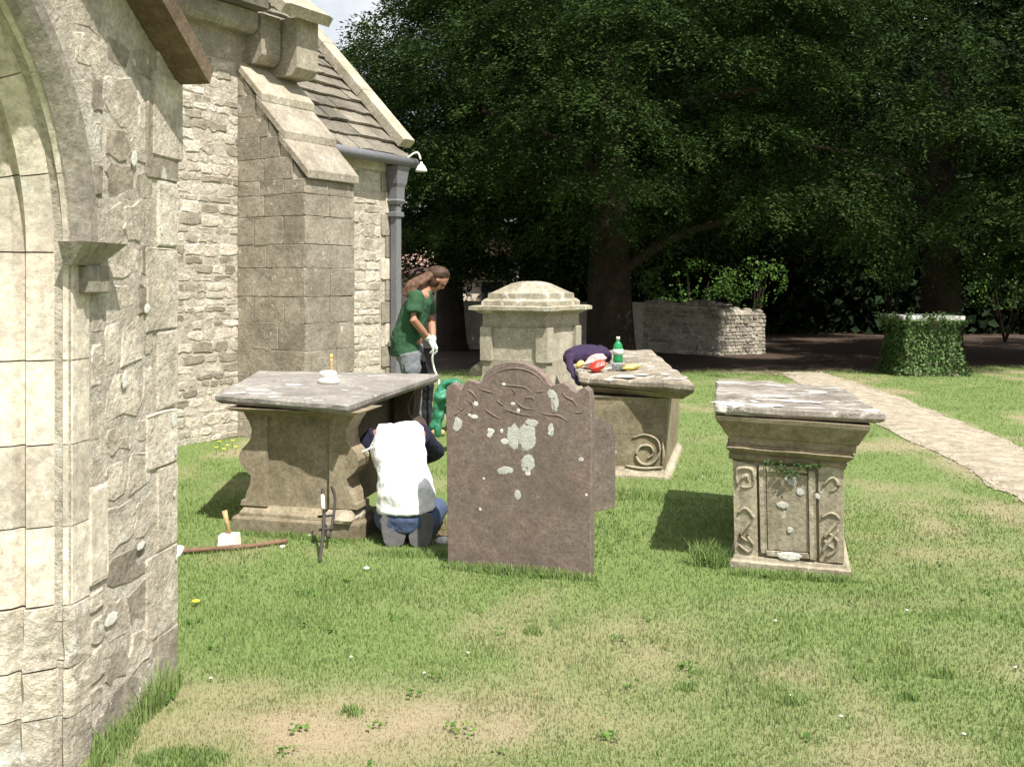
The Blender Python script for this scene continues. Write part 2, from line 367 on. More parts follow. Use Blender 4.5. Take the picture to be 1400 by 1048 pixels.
def stone_piece(name, O, u, nn, cu, cv, w_, h_, proud, mat, parent, rnd, jag=.12, depth=.06, sharp=False):
    up = Vector((0, 0, 1)); vs = []; fs = []; K = 12
    hw = w_/2; hh = h_/2
    base = [(-1, -.6), (-.8, -1), (0, -1), (.8, -1), (1, -.6), (1, 0), (1, .6), (.8, 1), (0, 1), (-.8, 1), (-1, .6), (-1, 0)]
    if sharp: base = [(-1, -.9), (-.95, -1), (0, -1), (.95, -1), (1, -.9), (1, 0), (1, .9), (.95, 1), (0, 1), (-.95, 1), (-1, .9), (-1, 0)]
    j = [(rnd.uniform(-jag, jag), rnd.uniform(-jag, jag)) for _ in base]; m_ = min(hw, hh)
    pts = [(a*hw+jx*m_, b*hh+jy*m_) for (a, b), (jx, jy) in zip(base, j)]
    tilt = (rnd.uniform(-.015, .015), rnd.uniform(-.025, .025)) if not sharp else (0, 0)
    ch = min(.004 if sharp else .009, m_*.25)
    for (dz, ins) in ((-depth, 0), (proud-ch*.8, 0), (proud, ch)):
        for (a, b) in pts:
            f = 1-ins/m_; z = dz+(a*tilt[0]+b*tilt[1] if dz > 0 else 0)+(rnd.uniform(-.003, .003) if dz == proud else 0)
            vs.append(O+u*(cu+a*f)+up*(cv+b*f)+nn*z)
    for k in range(2):
        for i in range(K): a = k*K+i; b = k*K+(i+1) % K; fs.append((a, b, b+K, a+K))
    fs.append(tuple(range(2*K, 3*K)))
    return pm(name, vs, fs, mat, parent)
def masonry(name, O, u, nn, u0, u1, v0, v1, hr, wr, mat, parent, inside=None, proud=(.004, .018), joint=.012, jag=.12, seed=1, sharp=False, skip=0., alt=None):
    rnd = random.Random(seed); v = v0; cnt = 0
    while v < v1-.03:
        h = min(rnd.uniform(*hr), v1-v); a = u0-rnd.uniform(0, wr[0]*.5)
        while a < u1:
            b = a+rnd.uniform(*wr); aa = max(a, u0); bb = min(b, u1)
            if u1-bb < wr[0]*.5: bb = b = u1
            if bb-aa > wr[0]*.35 and rnd.random() >= skip:
                hh = h*(1 if sharp else rnd.uniform(.8, 1.06))
                cu = (aa+bb)/2; cv = v+h/2
                if inside is None or inside(cu, cv, bb-aa, hh):
                    stone_piece(name, O, u, nn, cu, cv, bb-aa-joint, hh-joint, rnd.uniform(*proud), (alt if alt and rnd.random() < .3 else mat), parent, rnd, jag, sharp=sharp); cnt += 1
            a = b
        v += h
    return cnt
def slabwall(name, O, u, nn, poly, thick, mat, parent=None, res=.12, amp=.008):
    """wall backing: polygon (a,b) in plane, extruded backwards"""
    vs = [O+u*a+Vector((0, 0, b)) for a, b in poly]; N = len(poly)
    vs += [p-nn*thick for p in vs]
    fs = [tuple(range(N)), tuple(range(2*N-1, N-1, -1))]+[(i, (i+1) % N, (i+1) % N+N, i+N) for i in range(N)]
    return pm(name, vs, fs, mat, parent)

# ------------------------------------------------------------------ ground
def wear_np(x, y):
    n_ = fbm(x*1.3+5, y*1.0, 3); wv = np.clip((n_-.50)*4.2, 0, 1)*.75
    spots = [(-.55, 3.7, 1.0, .35, 1.35), (.55, 4.55, .5, .5, .75), (.2, 4.0, .9, .25, .5), (-1.1, 3.95, .55, .18, .9), (-.2, 3.5, .8, .2, .6), (2.6, 6.0, .8, .7, .35),
             (1.2, 3.7, .7, .3, .3), (-.1, 6.7, .35, .5, .8), (2.2, 4.4, .6, .3, .35), (.0, 4.9, .3, .12, .7), (-.42, 5.1, .2, .08, .6), (1.8, 5.1, .9, .15, .4), (-.2, 8.2, .5, .6, .3)]
    for sx, sy, a, b, k in spots:
        d = ((x-sx)/a)**2+((y-sy)/b)**2; wv = np.maximum(wv, k*.8*np.exp(-d)*(.35+1.1*fbm(x*5, y*5, 8)))
    for sx, sy, a, b in [(-.9, 5.2, .9, .8), (-1.3, 7.6, 1., 1.3), (.1, 5.6, .7, .25), (1.4, 6.5, .6, .9), (2.0, 9, 1.2, 2.5)]:
        d = ((x-sx)/a)**2+((y-sy)/b)**2; wv = wv*(1-.85*np.exp(-d))
    return np.clip(wv, 0, 1)
LE = [(2.7, 4.5), (3.2, 5.5), (3.67, 7.34), (3.9, 9.2), (4.08, 11.2), (4.3, 14), (4.55, 16.6), (4.7, 18)]
RE = [(4.2, 4.5), (4.55, 5.9), (4.72, 7.6), (4.85, 9.2), (5.05, 11.2), (5.32, 14), (5.45, 16.6), (5.4, 18)]
def path_x(y):
    l = np.interp(y, [p[1] for p in LE], [p[0] for p in LE]); r = np.interp(y, [p[1] for p in RE], [p[0] for p in RE]); return l, r
def shade_bare(x, y):  # bare ground under the yews
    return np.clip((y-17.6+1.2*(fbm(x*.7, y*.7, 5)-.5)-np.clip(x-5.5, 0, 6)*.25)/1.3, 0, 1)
def gz(x, y): return .05*(fbm(x*.9, y*.9, 40)-.5)*np.clip((y-2)/3, 0, 1)
xs = np.concatenate([np.arange(-300, -20, 20), np.arange(-20, -6, 1), np.arange(-6, 9, .12), np.arange(9, 26, 1), np.arange(26, 320, 20)])
ys = np.concatenate([np.arange(-60, 0, 6), np.arange(0, 22, .12), np.arange(22, 60, 2), np.arange(60, 520, 20)])
XX, YY = np.meshgrid(xs, ys); nx, ny = len(xs), len(ys)
V = np.stack([XX.ravel(), YY.ravel(), gz(XX, YY).ravel()], 1)
ii = (np.arange(ny-1)[:, None]*nx+np.arange(nx-1)[None]).ravel()
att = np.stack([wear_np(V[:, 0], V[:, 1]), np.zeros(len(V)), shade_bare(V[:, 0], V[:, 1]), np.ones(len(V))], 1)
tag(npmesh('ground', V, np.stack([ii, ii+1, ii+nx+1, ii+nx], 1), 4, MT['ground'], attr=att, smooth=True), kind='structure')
# path
yy = np.arange(4.5, 18, .1); pl, pr = path_x(yy); vs = []; fs = []
for i, y in enumerate(yy):
    a = pl[i]+.05*(vn(y*3, 0, 1)-.5)*2; b = pr[i]+.05*(vn(y*3, 9, 1)-.5)*2
    for k in range(9):
        x = a+(b-a)*k/8; vs.append((x, y, gz(x, y)+.008+.012*math.sin(math.pi*k/8)))
for i in range(len(yy)-1):
    for k in range(8): a = i*9+k; fs.append((a, a+1, a+10, a+9))
tag(pm('path', vs, fs, MT['gravel'], None, True), kind='structure')
n = 5200; py_ = 5+R.rand(n)**1.3*13; pl, pr = path_x(py_); px_ = pl-.03+(pr-pl+.06)*R.rand(n); sz = R.uniform(.006, .016, n)
oct_ = np.array([(1, 0, 0), (0, 1, 0), (-1, 0, 0), (0, -1, 0), (0, 0, 1)], float); fo = np.array([(0, 1, 4), (1, 2, 4), (2, 3, 4), (3, 0, 4)])
Vp = (oct_[None]*R.uniform(.6, 1.3, (n, 5, 1))*sz[:, None, None]*np.array([1, 1, .7])+np.stack([px_, py_, gz(px_, py_)+.014], 1)[:, None])
tag(npmesh('gravel', Vp.reshape(-1, 3), (fo[None]+np.arange(n)[:, None, None]*5), 3, MT['gravel']), 'loose pale gravel scattered over the path', 'gravel', kind='stuff')

# ------------------------------------------------------------------ church
ch = thing('church', 'old rubble stone church with arched porch doorway, buttress and stone tiled roof', 'church', (-2.4, 9, 0))
Z = Vector((0, 0, 1))
# porch wall close to the camera
OA = Vector((-1.45, 3.36, 0)); OB = Vector((-1.35, 4.11, 0)); pu = (OB-OA).normalized(); pn = Vector((pu.y, -pu.x, 0)); PL = (OB-OA).length
ARR = .95; ZS = 1.70; AC = -ARR
arc = [(AC+ARR*math.cos(a), ZS+ARR*math.sin(a)) for a in np.linspace(0, math.radians(62), 14)]
topz = 2.52
rake = lambda a: topz+(PL-a)*.53
poly = [(PL, 0), (PL, topz), (-1.3, rake(-1.3)), (-1.3, 2.9), (-.62, 2.72)]+arc[::-1]+[(0, 0)]
porch = slabwall('porch_wall', OA, pu, pn, poly, .55, MT['mortar'], ch)
def in_porch(a, b, w_, h_):
    for s_ in (-1, 1):
        for t_ in (-1, 1):
            A = a+s_*w_*.5; B = b+t_*h_*.5
            if B > ZS-.02:
                if math.hypot(A-AC, B-ZS) < ARR+.135: return False
            if B > rake(A)-.05: return False
    return True
masonry('stone', OA, pu, pn, .21, PL-.19, .0, 3.2, (.10, .20), (.13, .32), MT['rubble'], porch, in_porch, proud=(.0005, .004), joint=.006, jag=.25, seed=5, alt=MT['ashlar'])
masonry('stone', OA, pu, pn, -.62, .21, 1.62, 3.2, (.10, .2), (.13, .3), MT['rubble'], porch, in_porch, proud=(.0005, .004), joint=.006, jag=.25, seed=8, alt=MT['ashlar'])
masonry('stone', OA, pu, pn, .115, .21, .85, 1.6, (.12, .24), (.09, .1), MT['rubble'], porch, in_porch, proud=(.001, .008), joint=.008, jag=.1, seed=9)
rq = random.Random(4); v = 0.0; k = 0
while v < 2.46:      # quoins on the corner
    h = rq.uniform(.2, .34); h = min(h, 2.5-v); wq = (.17, .26)[k % 2]
    stone_piece('quoin', OA, pu, pn, PL-wq/2+.006, v+h/2, wq, h-.006, .008, MT['ashlar'] if rq.random() < .45 else MT['rubble'], porch, rq, .04, .3, True); v += h; k += 1
for i, (a_, z_, r1, r2) in enumerate([(.70, 2.16, .022, .034), (.72, 1.05, .022, .03), (.735, .93, .014, .02), (.725, .76, .012, .014), (.74, .5, .01, .012), (.45, .62, .03, .015), (.33, 1.25, .02, .03), (.5, 1.5, .02, .015), (.4, 2.05, .02, .03), (.25, .42, .05, .02), (.62, 1.8, .012, .02)]):
    blob('lichen_patch', OA+pu*a_+Z*z_+pn*.011, pu, Z, r1, r2, MT['lichen_w_crust'], porch, .002, seed=i+200, jag=.4)
# doorway jamb and arch: swept moulding cut into voussoirs. profile (toward opening, depth into wall)
prof = [(-.11, -.004), (-.01, -.004), (.0, .006), (.006, .022), (-.012, .034), (-.012, .048), (.012, .062), (.04, .10), (.052, .122), (.026, .132), (.026, .150), (.062, .165), (.085, .20), (.10, .225), (.075, .24), (.078, .265), (.11, .28), (.15, .34), (.165, .37), (.165, .42), (.2, .48), (.24, .52), (.24, .75), (-.11, .75)]
def arch_path(t):  # t metres along: jamb then arc -> (a, b, normal toward opening)
    if t < ZS-.5: return (0, .5+t, (-1, 0))
    a = (t-(ZS-.5))/ARR; return (AC+ARR*math.cos(a), ZS+ARR*math.sin(a), (-math.cos(a), -math.sin(a)))
hood_w = [(-.125, 0.001), (-.125, -.02), (-.10, -.042), (-.055, -.042), (-.02, -.02), (0.0, -.001)]
def sweep(name, t0, t1, pf, mat, parent, n=5):
    vs = []; fs = []; m_ = len(pf)
    for i in range(n+1):
        a, b, nn_ = arch_path(t0+(t1-t0)*i/n)
        for (o, d) in pf: vs.append(OA+pu*(a+nn_[0]*o)+Z*(b+nn_[1]*o)-pn*d)
    for i in range(n):
        for k in range(m_): A = i*m_+k; B = i*m_+(k+1) % m_; fs.append((A, B, B+m_, A+m_))
    fs.append(tuple(range(m_))[::-1]); fs.append(tuple(range(n*m_, (n+1)*m_)))
    return pm(name, vs, fs, mat, parent)
hood = sweep('doorway_hood', ZS-.5+.0, ZS-.5+1.25, [(o, d) for o, d in hood_w], MT['hood'], ch, 16)
t = .04; cuts = [0.04]
while t < 2.3: t += rq.uniform(.24, .36); cuts.append(t)
for i in range(len(cuts)-1):
    sweep('voussoir' if cuts[i] > 1.15 else 'jamb_stone', cuts[i]+.002, cuts[i+1]-.003, prof, MT['cream'], hood, 4)
prof_r = [(o+(.012 if 0 < d < .7 else 0), d-(.006 if d < .1 else 0)) for o, d in prof]
for t0, t1 in ((-.5, -.33), (-.325, -.17), (-.163, .034)):
    o_ = sweep('plinth_stone', t0, t1, prof_r, MT['rubble'], hood, 5)
    for q_ in o_.data.vertices: q_.co += Vector((mnoise.noise(q_.co*9)*.012, mnoise.noise(q_.co*9+Vector((5, 5, 5)))*.012, mnoise.noise(q_.co*7)*.006))
masonry('stone', OA, pu, pn, .0, .21, .0, .56, (.08, .16), (.10, .2), MT['rubble'], porch, None, proud=(.003, .011), joint=.006, jag=.25, seed=12)
stone_piece('jamb_stone', OA, pu, pn, .165, .735, .115, .33, .012, MT['cream'], hood, rq, .02, .06, True)
# label stop at the foot of the hood
q = OA+pu*.06+Z*ZS
loft('label_stop', [q+pu*a+pn*b-Z*.045 for a, b in ((-.10, 0), (-.10, .03), (.07, .03), (.07, 0))], [q+pu*a+pn*b+Z*.03 for a, b in ((-.13, 0), (-.13, .09), (.15, .09), (.15, 0))], [(0, 0), (.7, 0), (1, .0)], MT['hood'], hood, 2)
box('label_corbel', q+pu*.05-Z*.14+pn*.0, .13, .08, .095, MT['hood'], hood, u=(pu.x, pu.y))
# raking coping on the porch gable and its kneeler
cu0 = OB+pn*.07; c_hi = OA+pu*(-1.3)+pn*.07
def beamo(name, a, b, wn, hz, mat, parent, nn, seed=0, ext=0):
    d = (b-a).normalized(); upv = nn.cross(d).normalized()
    if upv.z < 0: upv = -upv
    vs = []
    for p in (a, b):
        for s_, t_ in ((-1, -1), (1, -1), (1, .75), (.8, 1), (-.8, 1), (-1, .75)): vs.append(p+nn*(s_*wn/2)+upv*(t_*hz/2))
    fs = [tuple(range(6))[::-1], tuple(range(6, 12))]+[(i, (i+1) % 6, (i+1) % 6+6, i+6) for i in range(6)]
    return pm(name, vs, fs, mat, parent)
a0 = OB+pu*.03+pn*.075+Z*(topz-.09); dirr = (-pu+Z*.56).normalized()
for i in range(4): beamo('coping_stone', a0+dirr*(.62*i), a0+dirr*(.62*i+.612), .13, .09, MT['beam'], ch, pn)
box('kneeler', OB-pu*.09+Z*2.08-pn*.135, .3, .24, .33, MT['rubble'], ch, u=(pn.x, pn.y), bev=.01, jit=.004)
# porch return wall, back into the church
slabwall('porch_side_wall', OB-pu*.03, -pn, pu, [(0.03, 0), (0.03, 2.45), (2.6, 2.45), (2.6, 0)], .4, MT['mortar'], ch)

# main wall of the church
D = Vector((.514, .857, 0)).normalized(); Nn = Vector((D.y, -D.x, 0)); W0 = Vector((-1.448, 12.836, 0))
def wall_s(px, p=0):  # distance along the wall (negative = towards camera) where pixel column px meets the face set out by p
    k = (px-700)/F; o = W0+Nn*p; return (k*o.y-o.x)/(D.x-k*D.y)
WP = lambda s_, p, z: W0+D*s_+Nn*p+Z*z
sb0 = wall_s(325); HEv = 3.16
mw = slabwall('nave_wall', W0, D, Nn, [(-9, 0), (-9, 4.15), (sb0+.35, 4.15), (sb0+.35, HEv), (0, HEv), (0, 0)], .5, MT['mortar'], ch)
s240 = wall_s(232)
masonry('rubble_stone', W0, D, Nn, s240-.5, sb0+.02, 0, 3.84, (.06, .13), (.10, .28), MT['rubble'], mw, proud=(.001, .011), joint=.007, jag=.34, seed=21, skip=.08, alt=MT['ashlar'])
masonry('ashlar_block', W0, D, Nn, s240-.5, sb0+.3, 3.85, 4.14, (.14, .15), (.4, .6), MT['ashlar'], mw, proud=(.004, .006), joint=.005, jag=.01, seed=22, sharp=True)
masonry('rubble_stone', W0, D, Nn, sb0+.8, -.33, 0, 2.95, (.07, .16), (.16, .3), MT['rubble'], mw, proud=(.002, .012), joint=.012, jag=.3, seed=23, alt=MT['cream'])
for k in range(11):
    h = .27; wq = (.32, .24)[k % 2]; stone_piece('quoin', W0, D, Nn, -wq/2+.004, .14+k*h, wq, h-.012, .02, MT['ashlar'] if k % 3 else MT['cream'], mw, rq, .03, .3, True)
stone_piece('wall_plate_stone', W0, D, Nn, -.9, 3.05, 1.8, .2, .03, MT['cream'], mw, rq, .02, .2, True)
slabwall('gable_wall', W0-D*.003, -Nn, D, [(0.01, 0), (0.01, 3.1), (3.0, 6.1), (6, 3.1), (6, 0)], .45, MT['mortar'], ch)
# buttress
BW = .74; BP = .925
def bq(z, p, e=0): return [WP(sb0-e, -.05, z), WP(sb0-e, p, z), WP(sb0+BW+e, p, z), WP(sb0+BW+e, -.05, z)]
zlow = 2.62; ztop = 3.83
vs = bq(0, BP-.02)+[WP(sb0+.01, -.05, ztop-.05), WP(sb0+.01, .0, ztop-.05), WP(sb0+.01, BP-.02, zlow-.03), WP(sb0+BW-.01, BP-.02, zlow-.03), WP(sb0+BW-.01, .0, ztop-.05), WP(sb0+BW-.01, -.05, ztop-.05)]
bt = pm('buttress', vs, [(0, 1, 2, 3), (0, 1, 6, 5, 4), (3, 2, 7, 8, 9), (1, 2, 7, 6), (5, 6, 7, 8), (4, 5, 8, 9), (0, 3, 9, 4)], MT['mortar'], ch)
slope = lambda p: ztop-(ztop-zlow)*max(0, p)/BP
# side blocks, courses aligned on both faces
rb = random.Random(31); z = 0.0; k = 0
while z < 3.72:
    h = rb.uniform(.19, .29) if z < zlow-.3 else .22
    if z < zlow-.02 and z+h+.08 > zlow: h = zlow-z
    if z >= 3.7: break
    pmax = BP if z+h <= zlow+.01 else (ztop-(z+h))/(ztop-zlow)*BP
    a = 0.0
    while a < pmax-.06:
        b = min(pmax, a+rb.uniform(.22, .42)); b = pmax if pmax-b < .14 else b
        stone_piece('ashlar_block', WP(sb0, 0, 0), Nn, -D, (a+b)/2, z+h/2, b-a-.003, h-.003, rb.uniform(.004, .009), MT['ashlar'], bt, rb, .03, .03, True); a = b
    if z+h <= zlow+.01:
        c = rb.uniform(.25, .5)
        for a, b in ((0, c), (c, BW)):
            stone_piece('ashlar_block', WP(sb0, BP, 0), D, Nn, (a+b)/2, z+h/2, b-a-.003, h-.003, rb.uniform(.003, .008), MT['ashlar'], bt, rb, .03, .02, True)
    z += h; k += 1
# three weathering slabs, each lapping the one below
for i in range(3):
    p0 = BP*(i/3.); p1 = BP*((i+1)/3.)+.05; lift = .03
    za = slope(p0)-.02; zb = slope(p1-.035)+.045
    A = [WP(sb0-.02, p0-.03, za), WP(sb0-.02, p1, zb-.03), WP(sb0+BW+.02, p1, zb-.03), WP(sb0+BW+.02, p0-.03, za)]
    up_ = Vector((0, 0, 1))
    loft('weathering_slab', A, [p+up_*.09 for p in A], [(0, -.004), (.1, 0), (.9, 0), (1, -.006)], MT['coping'] if i == 0 else MT['ashlar'], bt, 4, .004, .003, 40+i)
# kneelers, cornice and coping of the higher gable above the buttress
s1 = wall_s(334)
def wbox(name, s0, s1_, p0, p1, z0, z1, mat, parent, cham=0.08):
    q0 = [WP(s0, p0, z0), WP(s0, p1-cham, z0), WP(s1_, p1-cham, z0), WP(s1_, p0, z0)]
    q1 = [WP(s0, p0, z0+cham), WP(s0, p1, z0+cham), WP(s1_, p1, z0+cham), WP(s1_, p0, z0+cham)]
    q2 = [v_+Z*(z1-z0-cham) for v_ in q1]; vs = q0+q1+q2
    fs = [(3, 2, 1, 0), (8, 9, 10, 11)]+[(r*4+i, r*4+(i+1) % 4, (r+1)*4+(i+1) % 4, (r+1)*4+i) for r in (0, 1) for i in range(4)]
    return pm(name, vs, fs, mat, parent)
wbox('kneeler', s1+.02, s1+.30, -.1, .22, 3.86, 4.36, MT['ashlar'], ch)
wbox('kneeler', s1+.33, s1+.66, -.1, .42, 3.76, 4.36, MT['coping'], ch)
for i in range(5): wbox('cornice_stone', s1+.0-.55*(i+1)+.004, s1+.0-.55*i, -.1, .20, 4.15, 4.36, MT['hood'], ch, .06)
ci = (Nn-Z*.72).normalized()
for i in range(3):
    b0 = WP(s1+.33, .58, 4.36)-ci*(.7*i); beamo('coping_stone', b0-ci*.692, b0, .72, .12, MT['coping'], ch, D)
beamo('eaves_slab', WP(-9, .12, 4.42), WP(s1+.0, .12, 4.42), .5, .1, MT['tile'], ch, Nn)
# stone-tiled roof
sv = (-Nn*math.cos(math.radians(46))+Z*math.sin(math.radians(46))); rn = (Nn*math.sin(math.radians(46))+Z*math.cos(math.radians(46)))
E0 = WP(0, .13, HEv-.05)
roof = pm('roof', [E0+D*.0, E0-D*1.3, E0-D*1.3+sv*4, E0+sv*4]+[E0+D*.0-rn*.06, E0-D*1.3-rn*.06, E0-D*1.3+sv*4-rn*.06, E0+sv*4-rn*.06], [(0, 1, 2, 3), (7, 6, 5, 4), (0, 1, 5, 4), (1, 2, 6, 5), (2, 3, 7, 6), (3, 0, 4, 7)], MT['tile'], ch)
rt = random.Random(51); vv = -.02; k = 0
while vv < 3.4:
    g = .27-.008*k; a = -.02-rt.uniform(0, .1)
    while a < 1.2:
        wd = rt.uniform(.22, .5)-.006*k; x0 = max(a, -.01); x1 = min(a+wd-.006, 1.3); L = g*1.35; th = rt.uniform(.022, .04)
        pts = []
        nseg = 3
        for q_ in range(nseg+1):
            xx = x0+(x1-x0)*q_/nseg; pts.append((xx, vv+rt.uniform(-.014, .014)))
        lo = [E0-D*x+sv*y_+rn*(.05+.0) for x, y_ in pts]; hi = [E0-D*x+sv*(vv+L)+rn*(.012) for x, _ in pts]
        vs = lo+hi+[p+rn*th for p in lo]+[p+rn*th*.6 for p in hi]; m_ = nseg+1; fs = []
        for i in range(nseg):
            fs += [(i, i+1, m_+i+1, m_+i), (2*m_+i, 2*m_+i+1, 3*m_+i+1, 3*m_+i), (i, i+1, 2*m_+i+1, 2*m_+i), (m_+i, m_+i+1, 3*m_+i+1, 3*m_+i)]
        fs += [(0, m_, 3*m_, 2*m_), (nseg, m_+nseg, 3*m_+nseg, 2*m_+nseg)]
        pm('roof_tile', vs, fs, MT['tile'], roof); a += wd
    vv += g; k += 1
for i in range(5):
    b0 = WP(.06, .12, HEv+.17)+sv*(.95*i); beamo('verge_coping', b0, b0+sv*.94, .24, .13, MT['coping'], ch, D)
box('verge_kneeler', WP(.04, -.06, HEv-.16), .28, .2, .22, MT['coping'], ch, u=(Nn.x, Nn.y))
# gutter, hopper, pipe
gv, gf = tube([WP(sb0+BW-.12, .20, HEv-.06), WP(.12, .20, HEv-.08)], .062, 12)
pm('gutter', gv, gf, MT['dkgrey'], ch, True)
dp = WP(-.13, .09, 0)
pipe = box('downpipe', dp+Z*.05, .10, .09, 2.5, MT['dkgrey'], ch, u=(D.x, D.y), bev=.012)
loft('hopper', quad((0, 0), D, .13, .12)and [dp+D*a+Nn*b+Z*2.55 for a, b in ((-.07, -.06), (-.07, .06), (.07, .06), (.07, -.06))], [dp+D*a+Nn*b+Z*3.02 for a, b in ((-.12, -.06), (-.12, .12), (.12, .12), (.12, -.06))], [(0, 0), (.1, .015), (.15, 0), (.45, -.01), (.55, .0), (.9, 0), (1, .012)], MT['dkgrey'], pipe, 3)
for z in (.8, 2.4): box('pipe_collar', dp+Z*z, .16, .13, .06, MT['dkgrey'], pipe, u=(D.x, D.y))
lp = thing('wall_lamp', 'small white swan-neck lamp on the church eaves above the downpipe', 'lamp', WP(.1, .2, HEv))
la = P(556, 217, 12.7); lb = P(576, 228, 12.7)
tubeo('lamp_arm', spline([la, la+Vector((.08, 0, .06)), la+Vector((.14, 0, .07)), P(575, 218, 12.7)]), .012, MT['white'], lp, 8)
lathe('lamp_shade', lb-Z*.04, [(.075, -.02), (.07, 0), (.045, .05), (.02, .075), (.012, .10)], MT['white'], lp, 16)

# ------------------------------------------------------------------ left table tomb (open side, men at work)
tl = thing('table_tomb', 'table tomb with grey ledger slab, bulbous corners and open side, next to kneeling worker', 'tomb', (-1.3, 7.2, 0))
uL = Vector((.955, -.25, 0)).normalized(); vL = Vector((-uL.y, uL.x, 0))
f0 = GP(320, 727); f0.z = 0
def TL(a, b, z=0): return f0+uL*a+vL*b+Z*z
def tq(a0, a1, b0, b1, z): return [TL(a0, b0, z), TL(a1, b0, z), TL(a1, b1, z), TL(a0, b1, z)]
Wt = .84; Lt = 1.9
loft('base_slab', tq(-.02, Wt+.02, 0, .34, -.03), tq(-.02, Wt+.02, 0, .34, .10), [(0, 0), (.9, 0), (1, -.008)], MT['tomb'], tl, 4, .004, .002, 1)
loft('base_moulding', tq(.02, Wt-.24, .03, .3, .103), tq(.02, Wt-.24, .03, .3, .165), [(0, 0), (.3, .0), (.6, -.012), (1, -.03)], MT['tomb'], tl, 4, .003, .002, 2)
loft('base_moulding', tq(Wt-.235, Wt-.02, .02, .32, .103), tq(Wt-.235, Wt-.02, .02, .32, .18), [(0, 0), (.3, .0), (.6, -.012), (1, -.035)], MT['tomb_carved'], tl, 4, .008, .003, 3)
loft('rubble_block', tq(Wt-.14, Wt-.02, -.03, .10, .10), tq(Wt-.14, Wt-.02, -.03, .10, .16), [(0, -.01), (.4, .0), (1, -.03)], MT['tomb_carved'], tl, 3, .01, .003, 6)
loft('base_slab', tq(0, Wt-.2, Lt-.35, Lt, -.03), tq(0, Wt-.2, Lt-.35, Lt, .08), [(0, 0), (.9, 0), (1, -.008)], MT['tomb'], tl, 4, .004, .002, 4)
ztp = .80
loft('end_panel', tq(.15, Wt-.15, .08, .20, .16), tq(.13, Wt-.11, .06, .20, ztp), [(0, 0), (.35, 0), (.9, 0), (.93, .02), (1, .045)], MT['tomb'], tl, 6, .003, 0, 5)
loft('end_panel', tq(.1, Wt-.26, Lt-.25, Lt-.12, .12), tq(.1, Wt-.22, Lt-.25, Lt-.1, ztp), [(0, 0), (.5, 0), (1, .01)], MT['tomb_shaded'], tl, 4, .003, 0, 6)
loft('side_panel', tq(.1, .42, .2, Lt-.25, .0), tq(.08, .42, .2, Lt-.25, ztp), [(0, 0), (1, 0)], MT['tomb_shaded'], tl, 4, .003, 0, 7)
# bulbous console pilasters: profile swept in width, thickness along depth
def console(a0, sgn, b0, b1, z0, z1, mat=MT['tomb'], sc=1.):
    pr = [(0, .13), (.05, .125), (.05, .10), (.14, .085), (.22, .06), (.30, .055), (.36, .10), (.43, .135), (.5, .142), (.56, .125), (.62, .085), (.68, .055), (.78, .05), (.86, .075), (.93, .105), (1, .125)]
    vs = []; n_ = len(pr)
    for b in (b0, b1):
        for t, o in pr: vs.append(TL(a0+sgn*o*sc, b, z0+(z1-z0)*t))
        for t, o in reversed(pr): vs.append(TL(a0-sgn*.06, b, z0+(z1-z0)*t))
    m_ = 2*n_; fs = [tuple(range(m_)), tuple(range(2*m_-1, m_-1, -1))]+[(i, (i+1) % m_, (i+1) % m_+m_, i+m_) for i in range(m_)]
    import bmesh
    o = pm('corner_console', vs, fs, mat, tl); return o
console(.15, -1, .045, .22, .165, ztp); console(Wt-.14, 1, .045, .24, .18, ztp)
console(Wt-.31, 1, Lt-.3, Lt-.1, .12, ztp, MT['tomb_shaded']); console(.12, -1, Lt-.3, Lt-.1, .12, ztp, MT['tomb'])
loft('cornice', tq(.04, Wt-.02, .0, .3, ztp-.03), tq(-.01, Wt+.03, -.06, .3, ztp+.0), [(0, 0), (.5, .01), (1, .02)], MT['tomb'], tl, 4, .002)
sl_ = [Vector((-1.90, 6.56, .815)), P(476, 561, 6.2)+Z*0, P(601, 519, 8.25), Vector((-2.02, 8.15, .83))]
sl_[1].z = .795; sl_[2].z = .795
loft('ledger_slab', [p+Z*.0 for p in sl_], [p+Z*.062 for p in sl_], [(0, -.03), (.25, -.008), (.45, 0), (.85, 0), (1, -.012)], MT['slab'], tl, 12, .008, .001, 8)
for i, (a, b, ru, rv) in enumerate([(.12, .06, .08, .03), (.30, .10, .13, .025), (.42, .04, .06, .02), (.22, .2, .1, .03), (.66, .05, .03, .02), (.35, .42, .07, .03), (.75, .02, .04, .015), (.45, .8, .1, .02)]):
    p = sl_[0].lerp(sl_[1], a); q_ = sl_[3].lerp(sl_[2], a); c_ = p.lerp(q_, b+.02)+Z*.0628
    blob('lichen_patch', c_, (1, -.2, 0), (.1, 1, 0), ru, rv*1.8, MT['lichen_crust'], tl, .002, seed=i, jag=.5)

# ------------------------------------------------------------------ right table tomb
tr_ = thing('table_tomb', 'leaning table tomb on the right with carved front and white streaked ledger slab', 'tomb', (1.6, 6.3, 0))
fl = GP(1003, 772); fr = GP(1163, 797); uR = (fr-fl); uR = Vector((.965, -.262, 0)); wR = .60; uR.normalize(); vR = Vector((.262, .965, 0)).normalized()
leanx = -.0
def TR(a, b, z=0): return fl+uR*a+vR*(b-.09*z)+Z*z   # the tomb leans a little forward
def rq_(a0, a1, b0, b1, z): return [TR(a0, b0, z), TR(a1, b0, z), TR(a1, b1, z), TR(a0, b1, z)]
def dz(q_, l, r_): return [q_[0]+Z*l, q_[1]+Z*r_, q_[2]+Z*r_, q_[3]+Z*l]
Lr = 1.5
loft('base_moulding', rq_(-.01, wR+.02, -.02, Lr, -.04), dz(rq_(-.01, wR+.02, -.02, Lr, .06), 0, -.02), [(0, .01), (.7, .01), (.8, -.01), (1, -.015)], MT['tomb_carved'], tr_, 6, .006, 0, 11)
